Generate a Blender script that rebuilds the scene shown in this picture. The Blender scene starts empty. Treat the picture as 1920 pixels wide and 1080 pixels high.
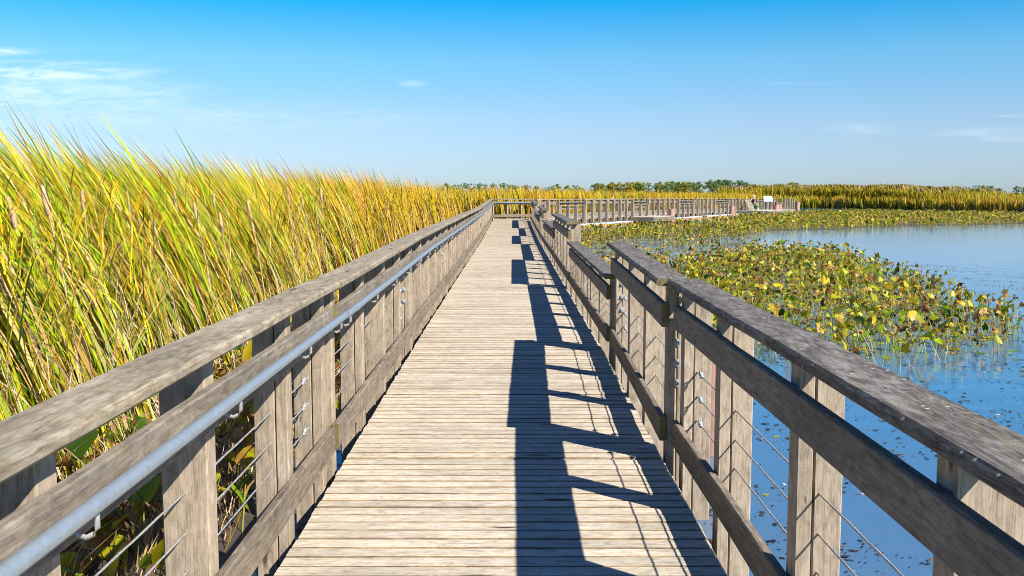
import bpy, math, random
import numpy as np
from mathutils import Vector, Matrix
random.seed(7); rng = np.random.default_rng(11)
scene = bpy.context.scene
COL = scene.collection
R = math.radians

# ------------------------------------------------------------------ camera
WATER = 0.0
EYE = 1.85                                   # metres above the water
cam_d = bpy.data.cameras.new('camera'); cam = bpy.data.objects.new('camera', cam_d); COL.objects.link(cam)
cam_d.sensor_width = 36; cam_d.lens = 35; cam_d.clip_start = 0.05; cam_d.clip_end = 6000
cam.location = (0, 0, EYE); cam.rotation_euler = (R(90 - 5.45), 0, 0)
cam_d.dof.use_dof = True; cam_d.dof.focus_distance = 9.0; cam_d.dof.aperture_fstop = 20
scene.camera = cam
scene.render.resolution_x, scene.render.resolution_y = 1024, 576
scene.cycles.filter_width = 0.9

# ------------------------------------------------------------------ light
SUN_EL = R(42.0); SUN_AZ = R(131.0)           # clockwise from the walking direction (+Y)
to_sun = Vector((math.sin(SUN_AZ) * math.cos(SUN_EL), math.cos(SUN_AZ) * math.cos(SUN_EL), math.sin(SUN_EL)))
sd = bpy.data.lights.new('sun', 'SUN'); so = bpy.data.objects.new('sun', sd); COL.objects.link(so)
sd.energy = 4.6; sd.angle = R(0.53); sd.color = (1.0, 0.955, 0.88)
so.rotation_euler = to_sun.to_track_quat('Z', 'Y').to_euler(); so.location = to_sun * 60
vs = scene.view_settings
vs.view_transform = 'Standard'; vs.look = 'None'; vs.gamma = 1; vs.use_curve_mapping = False
vs.exposure = 1.12

# ------------------------------------------------------------------ node helper
class NT:
    def __init__(self, tree): self.t = tree; self.n = tree.nodes; self.l = tree.links
    def new(self, typ, ins=None, **props):
        nd = self.n.new(typ)
        for k, v in props.items(): setattr(nd, k, v)
        for k, v in (ins or {}).items(): self.set(nd.inputs[k], v)
        return nd
    def set(self, sock, v):
        if isinstance(v, bpy.types.NodeSocket): self.l.new(v, sock)
        elif isinstance(v, bpy.types.Node): self.l.new(v.outputs[0], sock)
        else:
            if isinstance(v, (tuple, list)) and len(v) == 3 and sock.type == 'RGBA': v = (*v, 1)
            sock.default_value = v
    def m(self, op, a, b=None, c=None, clamp=False):
        nd = self.n.new('ShaderNodeMath'); nd.operation = op; nd.use_clamp = clamp
        for i, v in enumerate((a, b, c)):
            if v is not None: self.set(nd.inputs[i], v)
        return nd.outputs[0]
    def noise(self, vec, scale=1.0, detail=4, rough=0.55, dist=0.0):
        return self.new('ShaderNodeTexNoise', {'Vector': vec, 'Scale': scale, 'Detail': detail, 'Roughness': rough, 'Distortion': dist}).outputs['Fac']
    def mapv(self, vec, scale=(1, 1, 1), loc=(0, 0, 0)):
        return self.new('ShaderNodeMapping', {'Vector': vec, 'Scale': scale, 'Location': loc}).outputs[0]
    def ramp(self, fac, stops, interp='LINEAR'):
        nd = self.n.new('ShaderNodeValToRGB'); cr = nd.color_ramp; cr.interpolation = interp
        while len(cr.elements) < len(stops): cr.elements.new(0.5)
        for e, (p, c) in zip(cr.elements, stops):
            e.position = p
            e.color = (c, c, c, 1) if isinstance(c, (int, float)) else (*c, 1)
        self.set(nd.inputs[0], fac); return nd.outputs[0]
    def mix(self, fac, a, b, mode='MIX'):
        nd = self.n.new('ShaderNodeMix'); nd.data_type = 'RGBA'; nd.blend_type = mode
        self.set(nd.inputs[0], fac); self.set(nd.inputs[6], a); self.set(nd.inputs[7], b)
        return nd.outputs[2]
    def step(self, v, lo, hi):
        return self.new('ShaderNodeMapRange', {'Value': v, 'From Min': lo, 'From Max': hi}, interpolation_type='SMOOTHSTEP').outputs[0]

# ------------------------------------------------------------------ sky
world = bpy.data.worlds.new('World'); scene.world = world; world.use_nodes = True
w = NT(world.node_tree); w.n.clear()
sky = w.new('ShaderNodeTexSky', sky_type='NISHITA', sun_disc=False, sun_elevation=SUN_EL, sun_rotation=SUN_AZ,
            air_density=1.0, dust_density=0.3, ozone_density=2.0, altitude=0)
dirn = w.new('ShaderNodeTexCoord').outputs['Generated']
sx = w.new('ShaderNodeSeparateXYZ', {0: dirn})
dx, dy, dz = sx.outputs
tint = w.ramp(w.m('MULTIPLY', dz, 3.0), [(0.0, (0.61, 0.84, 1.27)), (0.09, (0.635, 0.81, 1.22)), (0.21, (0.68, 0.845, 1.16)), (0.39, (0.475, 0.935, 1.20)),
                                         (0.56, (0.03, 0.85, 1.30)), (0.72, (0.03, 0.70, 1.25)), (1.0, (0.12, 0.52, 1.10))])
skyc = w.mix(1.0, sky.outputs[0], tint, 'MULTIPLY')
uu = w.m('DIVIDE', dx, w.m('MAXIMUM', dy, 0.05)); vv = w.m('DIVIDE', dz, w.m('MAXIMUM', dy, 0.05))
cv = w.new('ShaderNodeCombineXYZ', {0: uu, 1: vv}).outputs[0]
wisp = w.noise(w.mapv(cv, (16, 110, 1)), 1.0, 8, 0.66, 0.9)
soft = w.noise(w.mapv(cv, (4, 22, 1), (3, 2, 0)), 1.0, 4, 0.5)
cm = 0.0
for (u0, v0, a, b, s) in [(-0.50, 0.121, 0.17, 0.012, 1.0), (-0.54, 0.139, 0.09, 0.006, 1.1), (-0.52, 0.10, 0.24, 0.025, 0.75), (-0.098, 0.1075, 0.018, 0.0042, 0.42),
                          (0.492, 0.0765, 0.022, 0.0022, 0.5), (0.49, 0.058, 0.08, 0.009, 0.32), (0.345, 0.064, 0.045, 0.009, 0.26), (0.28, 0.108, 0.06, 0.0025, 0.22),
                          (-0.30, 0.075, 0.30, 0.018, 0.3)]:
    e = w.m('ADD', w.m('POWER', w.m('DIVIDE', w.m('SUBTRACT', uu, u0), a), 2.0), w.m('POWER', w.m('DIVIDE', w.m('SUBTRACT', vv, v0), b), 2.0))
    e = w.m('MULTIPLY', w.m('SUBTRACT', 1.0, e, clamp=True), s)
    cm = w.m('ADD', cm, e)
cmask = w.m('MULTIPLY', cm, w.m('ADD', w.m('MULTIPLY', w.step(wisp, 0.36, 0.70), 0.8), w.m('MULTIPLY', w.step(soft, 0.35, 0.65), 0.25)), clamp=True)
cmask = w.m('MULTIPLY', cmask, w.step(dy, 0.1, 0.3))
skyc = w.mix(w.m('MULTIPLY', cmask, 0.62), skyc, (9.6, 10.4, 11.2))
bg = w.new('ShaderNodeBackground', {'Color': skyc, 'Strength': 0.058})
w.l.new(bg.outputs[0], w.new('ShaderNodeOutputWorld').inputs[0])

# ------------------------------------------------------------------ materials
def mat(name):
    m_ = bpy.data.materials.new(name); m_.use_nodes = True
    t = NT(m_.node_tree); t.n.clear()
    out = t.new('ShaderNodeOutputMaterial')
    return m_, t, out
def wood(name, dark, mid, light, moss=0.0, crack=0.5, knots=0.6, rough=0.78, streak=0.0, dots=0.0, bump=0.5, tone=0.5, grain=(3.2, 60), swirl=0.3, mosscol=(0.20, 0.17, 0.035)):
    m_, t, out = mat(name)
    uv = t.new('ShaderNodeTexCoord').outputs['UV']
    kn = t.new('ShaderNodeTexVoronoi', {'Vector': t.mapv(uv, (1.5, 7.5, 1)), 'Scale': 1.0, 'Randomness': 1.0})
    kd = kn.outputs['Distance']
    kpick = t.step(t.new('ShaderNodeSeparateColor', {0: kn.outputs['Color']}).outputs[0], 0.52, 0.54)
    knear = t.m('MULTIPLY', t.step(kd, 0.34, 0.02), kpick)
    warp = t.noise(t.mapv(uv, (1.6, 5, 1)), 1.0, 2)
    so_ = t.new('ShaderNodeSeparateXYZ', {0: uv})
    v2 = t.m('ADD', so_.outputs[1], t.m('ADD', t.m('MULTIPLY', warp, 0.05), t.m('MULTIPLY', knear, 0.03)))
    g = t.new('ShaderNodeCombineXYZ', {0: so_.outputs[0], 1: v2}).outputs[0]
    n1 = t.noise(t.mapv(g, (*grain, 1)), 1.0, 8, 0.68, swirl)
    n2 = t.noise(t.mapv(g, (7, 210, 1)), 1.0, 4, 0.6)
    nb = t.noise(t.mapv(uv, (1.1, 3.4, 1), (5, 3, 0)), 1.0, 4, 0.55)
    c = t.ramp(n1, [(0.22, dark), (0.44, mid), (0.78, light)])
    wth = t.noise(t.mapv(uv, (5.0, 11, 1), (2, 9, 0)), 1.0, 7, 0.68, 0.8)
    c = t.mix(t.m('MULTIPLY', t.step(wth, 0.50, 0.66), 0.6), c, light)
    c = t.mix(t.m('MULTIPLY', t.step(n2, 0.46, 0.32), 0.6), c, dark)
    c = t.mix(tone, c, t.ramp(nb, [(0.3, 0.5), (0.5, 0.95), (0.68, 1.35)]), 'MULTIPLY')
    blot = t.noise(t.mapv(uv, (13, 30, 1), (1, 8, 0)), 1.0, 8, 0.72, 0.5)
    c = t.mix(0.75, c, t.ramp(blot, [(0.30, 0.45), (0.52, 1.0), (0.72, 1.3)]), 'MULTIPLY')
    chk = t.noise(t.mapv(uv, (14, 95, 1), (11, 4, 0)), 1.0, 2, 0.5)
    c = t.mix(t.m('MULTIPLY', t.step(chk, 0.30, 0.25), crack), c, (0.03, 0.021, 0.014))
    if streak:                                   # pale worn marks running across the board
        s = t.noise(t.mapv(uv, (16, 3.2, 1), (4, 1, 0)), 1.0, 5, 0.6, 0.5)
        c = t.mix(t.m('MULTIPLY', t.step(s, 0.60, 0.76), streak), c, light)
    ck = t.noise(t.mapv(g, (1.1, 85, 1), (9, 2, 0)), 1.0, 2, 0.4)
    ckm = t.m('MULTIPLY', t.step(ck, 0.29, 0.24), crack)
    c = t.mix(ckm, c, (0.018, 0.013, 0.009))
    kcore = t.m('MULTIPLY', t.m('MULTIPLY', t.step(kd, 0.15, 0.07), kpick), knots)
    c = t.mix(kcore, c, (0.055, 0.030, 0.016))
    if dots:                                     # lichen and droppings
        dv = t.new('ShaderNodeTexVoronoi', {'Vector': uv, 'Scale': 34.0})
        pick = t.step(t.new('ShaderNodeSeparateColor', {0: dv.outputs['Color']}).outputs[1], 0.80, 0.82)
        c = t.mix(t.m('MULTIPLY', t.m('MULTIPLY', t.step(dv.outputs['Distance'], 0.24, 0.12), pick), dots), c, (0.50, 0.47, 0.36))
    if moss:
        ms = t.noise(t.mapv(uv, (3.5, 9, 1), (7, 7, 0)), 1.0, 6, 0.65)
        c = t.mix(t.m('MULTIPLY', t.step(ms, 0.56, 0.72), moss), c, mosscol)
    hgt = t.m('SUBTRACT', t.m('ADD', n1, t.m('MULTIPLY', n2, 0.5)), t.m('MULTIPLY', ckm, 0.8))
    bp = t.new('ShaderNodeBump', {'Height': hgt, 'Strength': bump, 'Distance': 0.004})
    b = t.new('ShaderNodeBsdfPrincipled', {'Base Color': c, 'Roughness': rough, 'Normal': bp.outputs[0]})
    b.inputs['Specular IOR Level'].default_value = 0.25
    t.l.new(b.outputs[0], out.inputs[0]); return m_
def plain(name, col, rough=0.6, metal=0.0, var=0.25, scale=20.0):
    m_, t, out = mat(name)
    n = t.noise(t.new('ShaderNodeTexCoord').outputs['Object'], scale, 5)
    c = t.mix(var * 2, col, t.ramp(n, [(0.3, 0.5), (0.7, 1.4)]), 'MULTIPLY')
    b = t.new('ShaderNodeBsdfPrincipled', {'Base Color': c, 'Roughness': rough, 'Metallic': metal})
    t.l.new(b.outputs[0], out.inputs[0]); return m_
def leafy(name, rough=0.5, trans=0.3, spec=0.3):
    m_, t, out = mat(name)
    a = t.new('ShaderNodeAttribute', attribute_name='tone').outputs['Color']
    b = t.new('ShaderNodeBsdfPrincipled', {'Base Color': a, 'Roughness': rough}); b.inputs['Specular IOR Level'].default_value = spec
    tr = t.new('ShaderNodeBsdfTranslucent', {'Color': a})
    mx = t.new('ShaderNodeMixShader', {0: trans, 1: b.outputs[0], 2: tr.outputs[0]})
    t.l.new(mx.outputs[0], out.inputs[0]); return m_

M = {}
M['deck'] = wood('deck_wood', (0.29, 0.21, 0.13), (0.45, 0.38, 0.278), (0.52, 0.47, 0.385), crack=0.8, knots=1.0, tone=0.55, bump=0.5)
M['grime'] = wood('grimy_plank_edge', (0.06, 0.035, 0.015), (0.16, 0.10, 0.045), (0.30, 0.22, 0.13), crack=0.3, knots=0.0, tone=0.8)
M['cap_l'] = wood('tan_cap_wood', (0.085, 0.060, 0.038), (0.235, 0.186, 0.12), (0.37, 0.33, 0.25), moss=0.3, crack=0.5, knots=0.8, tone=0.65, dots=0.15, grain=(6, 34), swirl=1.1)  # tan-grey weathered cap, the wood's own tone
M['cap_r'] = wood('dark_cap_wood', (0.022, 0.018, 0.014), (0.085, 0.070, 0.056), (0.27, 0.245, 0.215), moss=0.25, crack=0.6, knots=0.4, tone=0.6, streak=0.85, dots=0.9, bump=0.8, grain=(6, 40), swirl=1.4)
M['rail'] = wood('rail_wood', (0.06, 0.045, 0.034), (0.178, 0.146, 0.110), (0.28, 0.247, 0.20), moss=0.3, knots=0.5)
M['post'] = wood('post_wood', (0.15, 0.103, 0.066), (0.33, 0.256, 0.178), (0.43, 0.355, 0.265), moss=0.35, crack=0.7, knots=0.9, tone=0.4)
M['toe'] = wood('toe_wood', (0.05, 0.036, 0.024), (0.155, 0.12, 0.085), (0.27, 0.225, 0.17), moss=0.6, knots=0.5)
M['moss'] = wood('mossy_end_grain', (0.06, 0.05, 0.02), (0.16, 0.13, 0.045), (0.26, 0.21, 0.09), moss=0.9, crack=0.6, knots=0.0)
M['under'] = wood('joist_wood', (0.03, 0.022, 0.015), (0.085, 0.062, 0.045), (0.15, 0.115, 0.08), moss=0.5)
M['pale'] = wood('pale_picket_wood', (0.13, 0.098, 0.064), (0.255, 0.20, 0.138), (0.35, 0.285, 0.205), crack=0.3, knots=0.3, tone=0.5)
M['pile'] = plain('pink_pile_wood', (0.40, 0.215, 0.16), 0.8, 0, 0.3, 6)
M['galv'] = plain('galvanised_steel', (0.29, 0.335, 0.365), 0.40, 0.45, 0.12, 45)
M['zinc'] = plain('zinc_fittings', (0.46, 0.47, 0.46), 0.45, 0.5, 0.25, 60)
M['wire'] = plain('steel_wire', (0.42, 0.40, 0.37), 0.5, 0.5, 0.35, 90)
M['float'] = plain('white_float_plastic', (0.40, 0.44, 0.48), 0.6, 0, 0.25, 3)
M['rust'] = plain('orange_waler', (0.42, 0.19, 0.03), 0.8, 0, 0.35, 3)
M['green'] = plain('green_paint', (0.02, 0.21, 0.075), 0.45, 0, 0.15, 20)
M['black'] = plain('black_metal', (0.02, 0.02, 0.022), 0.5, 0, 0.15, 20)
M['skin'] = plain('skin', (0.55, 0.31, 0.21), 0.55, 0, 0.06, 20)
M['shirt_black'] = plain('black_cotton', (0.014, 0.014, 0.016), 0.9, 0, 0.15, 60)
M['shirt_lilac'] = plain('lilac_cotton', (0.50, 0.36, 0.50), 0.9, 0, 0.15, 60)
M['shorts'] = plain('khaki_cotton', (0.36, 0.24, 0.17), 0.9, 0, 0.15, 60)
M['teal'] = plain('teal_cotton', (0.06, 0.20, 0.20), 0.9, 0, 0.15, 60)
M['white'] = plain('white_cotton', (0.75, 0.74, 0.72), 0.9, 0, 0.1, 60)
M['hair_grey'] = plain('white_hair', (0.66, 0.60, 0.52), 0.8, 0, 0.15, 60)
M['hair_brown'] = plain('brown_hair', (0.26, 0.12, 0.05), 0.8, 0, 0.15, 60)
M['reed'] = leafy('reed_blades', 0.6, 0.12, 0.12)
M['pad'] = leafy('lily_leaves', 0.42, 0.32, 0.3)
M['tree'] = leafy('tree_leaves', 0.7, 0.2, 0.1)
M['bark'] = plain('bark', (0.10, 0.075, 0.05), 0.9, 0, 0.3, 3)

def water_material():
    m_, t, out = mat('marsh_water')
    P = t.new('ShaderNodeTexCoord').outputs['Object']
    rip = t.noise(t.mapv(P, (1.3, 3.2, 1)), 1.0, 4, 0.5)
    bp = t.new('ShaderNodeBump', {'Height': rip, 'Strength': 0.11, 'Distance': 0.05})
    deep = t.new('ShaderNodeBsdfPrincipled', {'Base Color': (0.065, 0.135, 0.215), 'Roughness': 0.08, 'IOR': 1.6, 'Normal': bp.outputs[0]})
    a = t.new('ShaderNodeAttribute', attribute_name='scum_dark').outputs['Fac']
    fine = t.noise(t.mapv(P, (9, 15, 1)), 1.0, 8, 0.74)
    patch = t.noise(t.mapv(P, (0.55, 1.3, 1), (4, 1, 0)), 1.0, 5, 0.6)
    lvl = t.m('ADD', t.m('ADD', t.m('MULTIPLY', fine, 0.62), t.m('MULTIPLY', patch, 0.38)), t.m('MULTIPLY', a, 0.24))
    scm = t.step(lvl, 0.60, 0.63)
    sc = t.mix(fine, (0.022, 0.014, 0.008), (0.10, 0.07, 0.042))
    scum_dark = t.new('ShaderNodeBsdfPrincipled', {'Base Color': sc, 'Roughness': 0.6})
    mx = t.new('ShaderNodeMixShader', {0: t.m('MULTIPLY', scm, 0.92), 1: deep.outputs[0], 2: scum_dark.outputs[0]})
    t.l.new(mx.outputs[0], out.inputs[0]); return m_
M['water'] = water_material()
def land_material():
    m_, t, out = mat('marsh_land')
    P = t.new('ShaderNodeTexCoord').outputs['Object']
    c = t.ramp(t.noise(P, 0.05, 8, 0.7), [(0.3, (0.07, 0.06, 0.02)), (0.5, (0.20, 0.14, 0.03)), (0.7, (0.28, 0.20, 0.05))])
    b = t.new('ShaderNodeBsdfPrincipled', {'Base Color': c, 'Roughness': 0.95}); t.l.new(b.outputs[0], out.inputs[0]); return m_
M['land'] = land_material()
def sign_material():
    m_, t, out = mat('printed_panel')
    P = t.new('ShaderNodeTexCoord').outputs['UV']
    n = t.noise(P, 3.5, 2); n2 = t.noise(t.mapv(P, (1, 1, 1), (4, 4, 0)), 4.0, 3)
    c = t.mix(t.step(n, 0.55, 0.6), (0.50, 0.56, 0.70), (0.40, 0.33, 0.52))
    c = t.mix(t.step(n2, 0.56, 0.62), c, (0.22, 0.38, 0.66))
    b = t.new('ShaderNodeBsdfPrincipled', {'Base Color': c, 'Roughness': 0.3}); t.l.new(b.outputs[0], out.inputs[0]); return m_
M['sign'] = sign_material()

# ------------------------------------------------------------------ object helpers
def tag(o, label=None, cat=None, group=None, kind=None):
    if label: o['label'] = label
    if cat: o['category'] = cat
    if group: o['group'] = group
    if kind: o['kind'] = kind
    return o
def thing(name, loc, label, cat, group=None):
    o = bpy.data.objects.new(name, None); COL.objects.link(o); o.location = loc; o.empty_display_size = 0.1
    return tag(o, label, cat, group)
class MB:
    """collects shapes; build() links them as one mesh"""
    def __init__(self): self.v = []; self.f = []; self.uv = []; self.mi = []; self.sm = []
    def add(self, verts, faces, uvs=None, mi=0, smooth=False):
        o = len(self.v); self.v += [tuple(p) for p in verts]
        for i, f in enumerate(faces):
            self.f.append([a + o for a in f]); self.sm.append(smooth)
            self.uv.append(uvs[i] if uvs else [(0, 0)] * len(f)); self.mi.append(mi[i] if isinstance(mi, list) else mi)
    def board(self, p0, p1, width, height, side=None, chamfer=0.006, segs=1, wob=0.0, endmat=0, up=Vector((0, 0, 1)), mi=0, smooth=False, edgemat=None):
        """a sawn board from p0 to p1 (centres of its ends); width along side, height along up"""
        p0 = Vector(p0); p1 = Vector(p1); ax = (p1 - p0); L = ax.length; ax.normalize()
        sd_ = Vector(side).normalized() if side is not None else ax.cross(up).normalized()
        u = sd_.cross(ax).normalized()
        if u.dot(up) < 0: u = -u
        if abs(ax.dot(up)) > 0.9: u = ax.cross(sd_).normalized()
        a, b, c = width / 2, height / 2, min(chamfer, width / 3, height / 3)
        prof = [(-a + c, -b), (a - c, -b), (a, -b + c), (a, b - c), (a - c, b), (-a + c, b), (-a, b - c), (-a, -b + c)]
        per = [0]
        for i in range(8): per.append(per[-1] + math.dist(prof[i], prof[(i + 1) % 8]))
        ou, ov = random.uniform(0, 40), random.uniform(0, 40)
        vs_, fs, us = [], [], []
        for j in range(segs + 1):
            t = j / segs; q = p0.lerp(p1, t)
            ws = random.uniform(-wob, wob); wu = random.uniform(-wob, wob)
            for (x, y) in prof: vs_.append(q + sd_ * (x + ws) + u * (y + wu))
        for j in range(segs):
            for i in range(8):
                i2 = (i + 1) % 8
                fs.append([j * 8 + i, j * 8 + i2, (j + 1) * 8 + i2, (j + 1) * 8 + i])
                u0, u1 = ou + L * j / segs, ou + L * (j + 1) / segs
                us.append([(u0, ov + per[i]), (u0, ov + per[i + 1]), (u1, ov + per[i + 1]), (u1, ov + per[i])])
        mis = [mi if edgemat is None or i_ % 2 == 0 else edgemat for i_ in range(len(fs))]
        fs.append(list(range(7, -1, -1))); us.append([(ou + prof[i][1], ov + prof[i][0]) for i in range(7, -1, -1)])
        e = segs * 8
        fs.append([e + i for i in range(8)]); us.append([(ou + prof[i][1] + 3, ov + prof[i][0]) for i in range(8)])
        mis += [endmat, endmat]
        self.add(vs_, fs, us, mis, smooth)
    def tube(self, pts, r, n=8, caps=True, twist=0.0, mi=0):
        pts = [Vector(p) for p in pts]; m_ = len(pts); vs_, fs = [], []
        ref = Vector((0, 0, 1))
        for j, p in enumerate(pts):
            d = (pts[min(j + 1, m_ - 1)] - pts[max(j - 1, 0)]).normalized()
            rf = ref if abs(d.dot(ref)) < 0.95 else Vector((1, 0, 0))
            s = d.cross(rf).normalized(); u = s.cross(d)
            rr = r[j] if isinstance(r, (list, tuple)) else r
            for i in range(n):
                a = 2 * math.pi * i / n + twist * j
                vs_.append(p + s * (rr * math.cos(a)) + u * (rr * math.sin(a)))
        for j in range(m_ - 1):
            for i in range(n):
                i2 = (i + 1) % n
                fs.append([j * n + i, j * n + i2, (j + 1) * n + i2, (j + 1) * n + i])
        self.add(vs_, fs, None, mi, True)
        if caps: self.add(vs_[:n], [list(range(n - 1, -1, -1))], None, mi); self.add(vs_[-n:], [list(range(n))], None, mi)
    def ball(self, c, r, n=8, sq=(1, 1, 1), mi=0):
        c = Vector(c); vs_, fs = [], []
        h = n // 2
        for j in range(h + 1):
            th = math.pi * j / h
            for i in range(n):
                a = 2 * math.pi * i / n
                vs_.append(c + Vector((r * sq[0] * math.sin(th) * math.cos(a), r * sq[1] * math.sin(th) * math.sin(a), r * sq[2] * math.cos(th))))
        for j in range(h):
            for i in range(n):
                i2 = (i + 1) % n; fs.append([j * n + i, (j + 1) * n + i, (j + 1) * n + i2, j * n + i2])
        self.add(vs_, fs, None, mi, True)
    def build(self, name, mats, parent=None, loc=None):
        if not isinstance(mats, (list, tuple)): mats = [mats]
        o0 = Vector(loc) if loc is not None else (Vector(parent.location) if parent is not None else Vector((0, 0, 0)))
        if parent is not None and parent.parent is not None: o0 = o0 + Vector(parent.parent.location)
        me = bpy.data.meshes.new(name)
        me.from_pydata([(a - o0.x, b - o0.y, c - o0.z) for a, b, c in self.v], [], self.f)
        for m_ in mats: me.materials.append(m_)
        me.polygons.foreach_set('material_index', self.mi); me.polygons.foreach_set('use_smooth', self.sm)
        ul = me.uv_layers.new(name='UVMap')
        ul.data.foreach_set('uv', [c for f in self.uv for p in f for c in p])
        me.update()
        o = bpy.data.objects.new(name, me); COL.objects.link(o)
        if parent is not None: o.parent = parent
        elif loc is not None: o.location = loc
        return o

def np_mesh(name, verts, quads, tones=None, material=None, smooth=False, parent=None, attr='tone'):
    me = bpy.data.meshes.new(name)
    nv, nf, k = len(verts), len(quads), quads.shape[1]
    me.vertices.add(nv); me.vertices.foreach_set('co', np.ascontiguousarray(verts, np.float32).ravel())
    me.loops.add(nf * k); me.loops.foreach_set('vertex_index', np.ascontiguousarray(quads, np.int32).ravel())
    me.polygons.add(nf); me.polygons.foreach_set('loop_start', np.arange(0, nf * k, k, dtype=np.int32))
    try: me.polygons.foreach_set('loop_total', np.full(nf, k, np.int32))
    except Exception: pass
    if smooth: me.polygons.foreach_set('use_smooth', np.ones(nf, bool))
    if tones is not None:
        at = me.attributes.new(attr, 'FLOAT_COLOR', 'POINT')
        at.data.foreach_set('color', np.concatenate([tones, np.ones((nv, 1))], 1).astype(np.float32).ravel())
    me.update(calc_edges=True); me.validate()
    if material: me.materials.append(material)
    o = bpy.data.objects.new(name, me); COL.objects.link(o)
    if parent is not None: o.parent = parent
    return o

# ------------------------------------------------------------------ heights of the floating deck along the walk (above water)
PROF = [(-4, 0.275), (0, 0.28), (5.5, 0.31), (10, 0.345), (16, 0.35), (22, 0.35), (29, 0.335), (34, 0.36), (42, 0.43), (52, 0.50), (56, 0.50)]
def zd(d): return float(np.interp(d, [p[0] for p in PROF], [p[1] for p in PROF]))
WL, WR = -0.965, 0.875                         # deck edges

# ------------------------------------------------------------------ water and land
def smooth_noise(x, y, s, seed=0):
    r = np.random.default_rng(seed); out = np.zeros_like(x, dtype=float)
    for o in range(4):
        for _ in range(4):
            a = r.uniform(0, 2 * math.pi); f = (2 ** o) / s * r.uniform(0.7, 1.3)
            out += np.sin((x * math.cos(a) + y * math.sin(a)) * f * 2 * math.pi + r.uniform(0, 6.28)) * 0.55 ** o
    return out / 4.4
def in_poly(x, y, poly):
    ins = np.zeros(len(x), bool); n = len(poly)
    for i in range(n):
        x0, y0 = poly[i]; x1, y1 = poly[(i + 1) % n]
        c = ((y0 > y) != (y1 > y)) & (x < (x1 - x0) * (y - y0) / (y1 - y0 + 1e-12) + x0)
        ins ^= c
    return ins
BED_NEAR = [(1.5, 10.6), (3.0, 10.7), (4.0, 10.3), (5.3, 11.3), (6.3, 12.3), (7.05, 13.4), (7.3, 16.0), (8.1, 19), (8.8, 24), (9.6, 30), (8.4, 31.5), (6.2, 28), (4.2, 25), (1.5, 23)]
BED_MID = [(1.5, 22), (4.2, 24), (6.2, 27), (8.0, 30.5), (8.7, 35), (9.3, 42), (8, 43), (4, 40), (1.5, 36)]
BED_FAR = [(1.5, 35), (4, 40), (8, 42), (9.8, 42.5), (12.6, 48.8), (16, 50), (20, 54), (26, 57), (31, 59.5), (48, 62), (52, 74), (44, 82), (37, 88), (33, 97), (30, 94), (19.5, 77), (5.5, 50.5), (1.5, 44)]
# water: one sheet, finer near the walk, out to the horizon; floating scum in the leaf beds, painted darkness on the reed side
gx = np.concatenate([[-3000, -800, -200, -80], np.arange(-40, 60.1, 0.8), [120, 300, 900, 3000]])
gy = np.concatenate([[-300, -60], np.arange(-10, 110.1, 0.8), [160, 400, 1200, 4000]])
X, Y = np.meshgrid(gx, gy); xs, ys = X.ravel(), Y.ravel()
scum_dark = np.where(in_poly(xs, ys, BED_FAR), 0.75, 0.0) + np.where(in_poly(xs, ys, BED_MID), 0.38, 0.0) + np.where(in_poly(xs, ys, BED_NEAR), 0.36, 0.0)
scum_dark += np.where((xs < -1.2), 0.9, 0.0) - np.where((xs > 0) & (ys < 14), 0.25, 0.0)  # reed side: dark reflections of the reeds painted in as brown cover
ni, nj = len(gy), len(gx)
idx = np.arange(ni * nj).reshape(ni, nj)
q = np.stack([idx[:-1, :-1].ravel(), idx[:-1, 1:].ravel(), idx[1:, 1:].ravel(), idx[1:, :-1].ravel()], 1)
wo = np_mesh('water', np.stack([xs, ys, np.zeros_like(xs)], 1), q, np.repeat(scum_dark[:, None], 3, 1), M['water'], attr='scum_dark')
tag(wo, 'still blue marsh water with floating debris', 'water', kind='structure')
lm = MB()
lm.add([(-3500, 150, 0.25), (3500, 150, 0.25), (3500, 4000, 0.6), (-3500, 4000, 0.6), (-3500, 148, -0.5), (3500, 148, -0.5)], [[0, 1, 2, 3], [4, 5, 1, 0]])
tag(lm.build('far_marsh_land', M['land']), 'flat golden marsh land reaching the horizon', 'land', kind='structure')

# ------------------------------------------------------------------ deck of the straight walk: one module per float
MODS = [-1.5, 5.68, 10.1, 15.7, 21.9, 29.0, 34.0, 40.0, 45.6, 53.0]
for i in range(len(MODS) - 1):
    d0, d1 = MODS[i] + 0.012, MODS[i + 1] - 0.012
    b = MB(); pitch = 0.110; n = int(round((d1 - d0) / pitch)); pitch = (d1 - d0) / n
    for k in range(n):
        y = d0 + (k + 0.5) * pitch; z = zd(y) - 0.02 + random.uniform(-0.002, 0.002)
        e0, e1 = WL + random.uniform(-0.005, 0.005), WR + random.uniform(-0.005, 0.005)
        b.board((e0, y, z), (e1, y, z + random.uniform(-0.003, 0.003)), pitch - random.uniform(0.005, 0.010), 0.04, chamfer=random.uniform(0.003, 0.007), segs=1, edgemat=2)
    for x in (WL + 0.1, -0.05, WR - 0.1):
        b.board((x, d0, zd(d0) - 0.12), (x, d1, zd(d1) - 0.12), 0.045, 0.155, mi=1, endmat=1)
    for sx_ in (WL - 0.035, WR + 0.035):
        b.board((sx_, d0, zd(d0) - 0.17), (sx_, d1, zd(d1) - 0.17), 0.04, 0.16, mi=1, endmat=1)
    tag(b.build('boardwalk', [M['deck'], M['under'], M['grime']]), 'weathered plank deck of the boardwalk', 'boardwalk', kind='structure')

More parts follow.
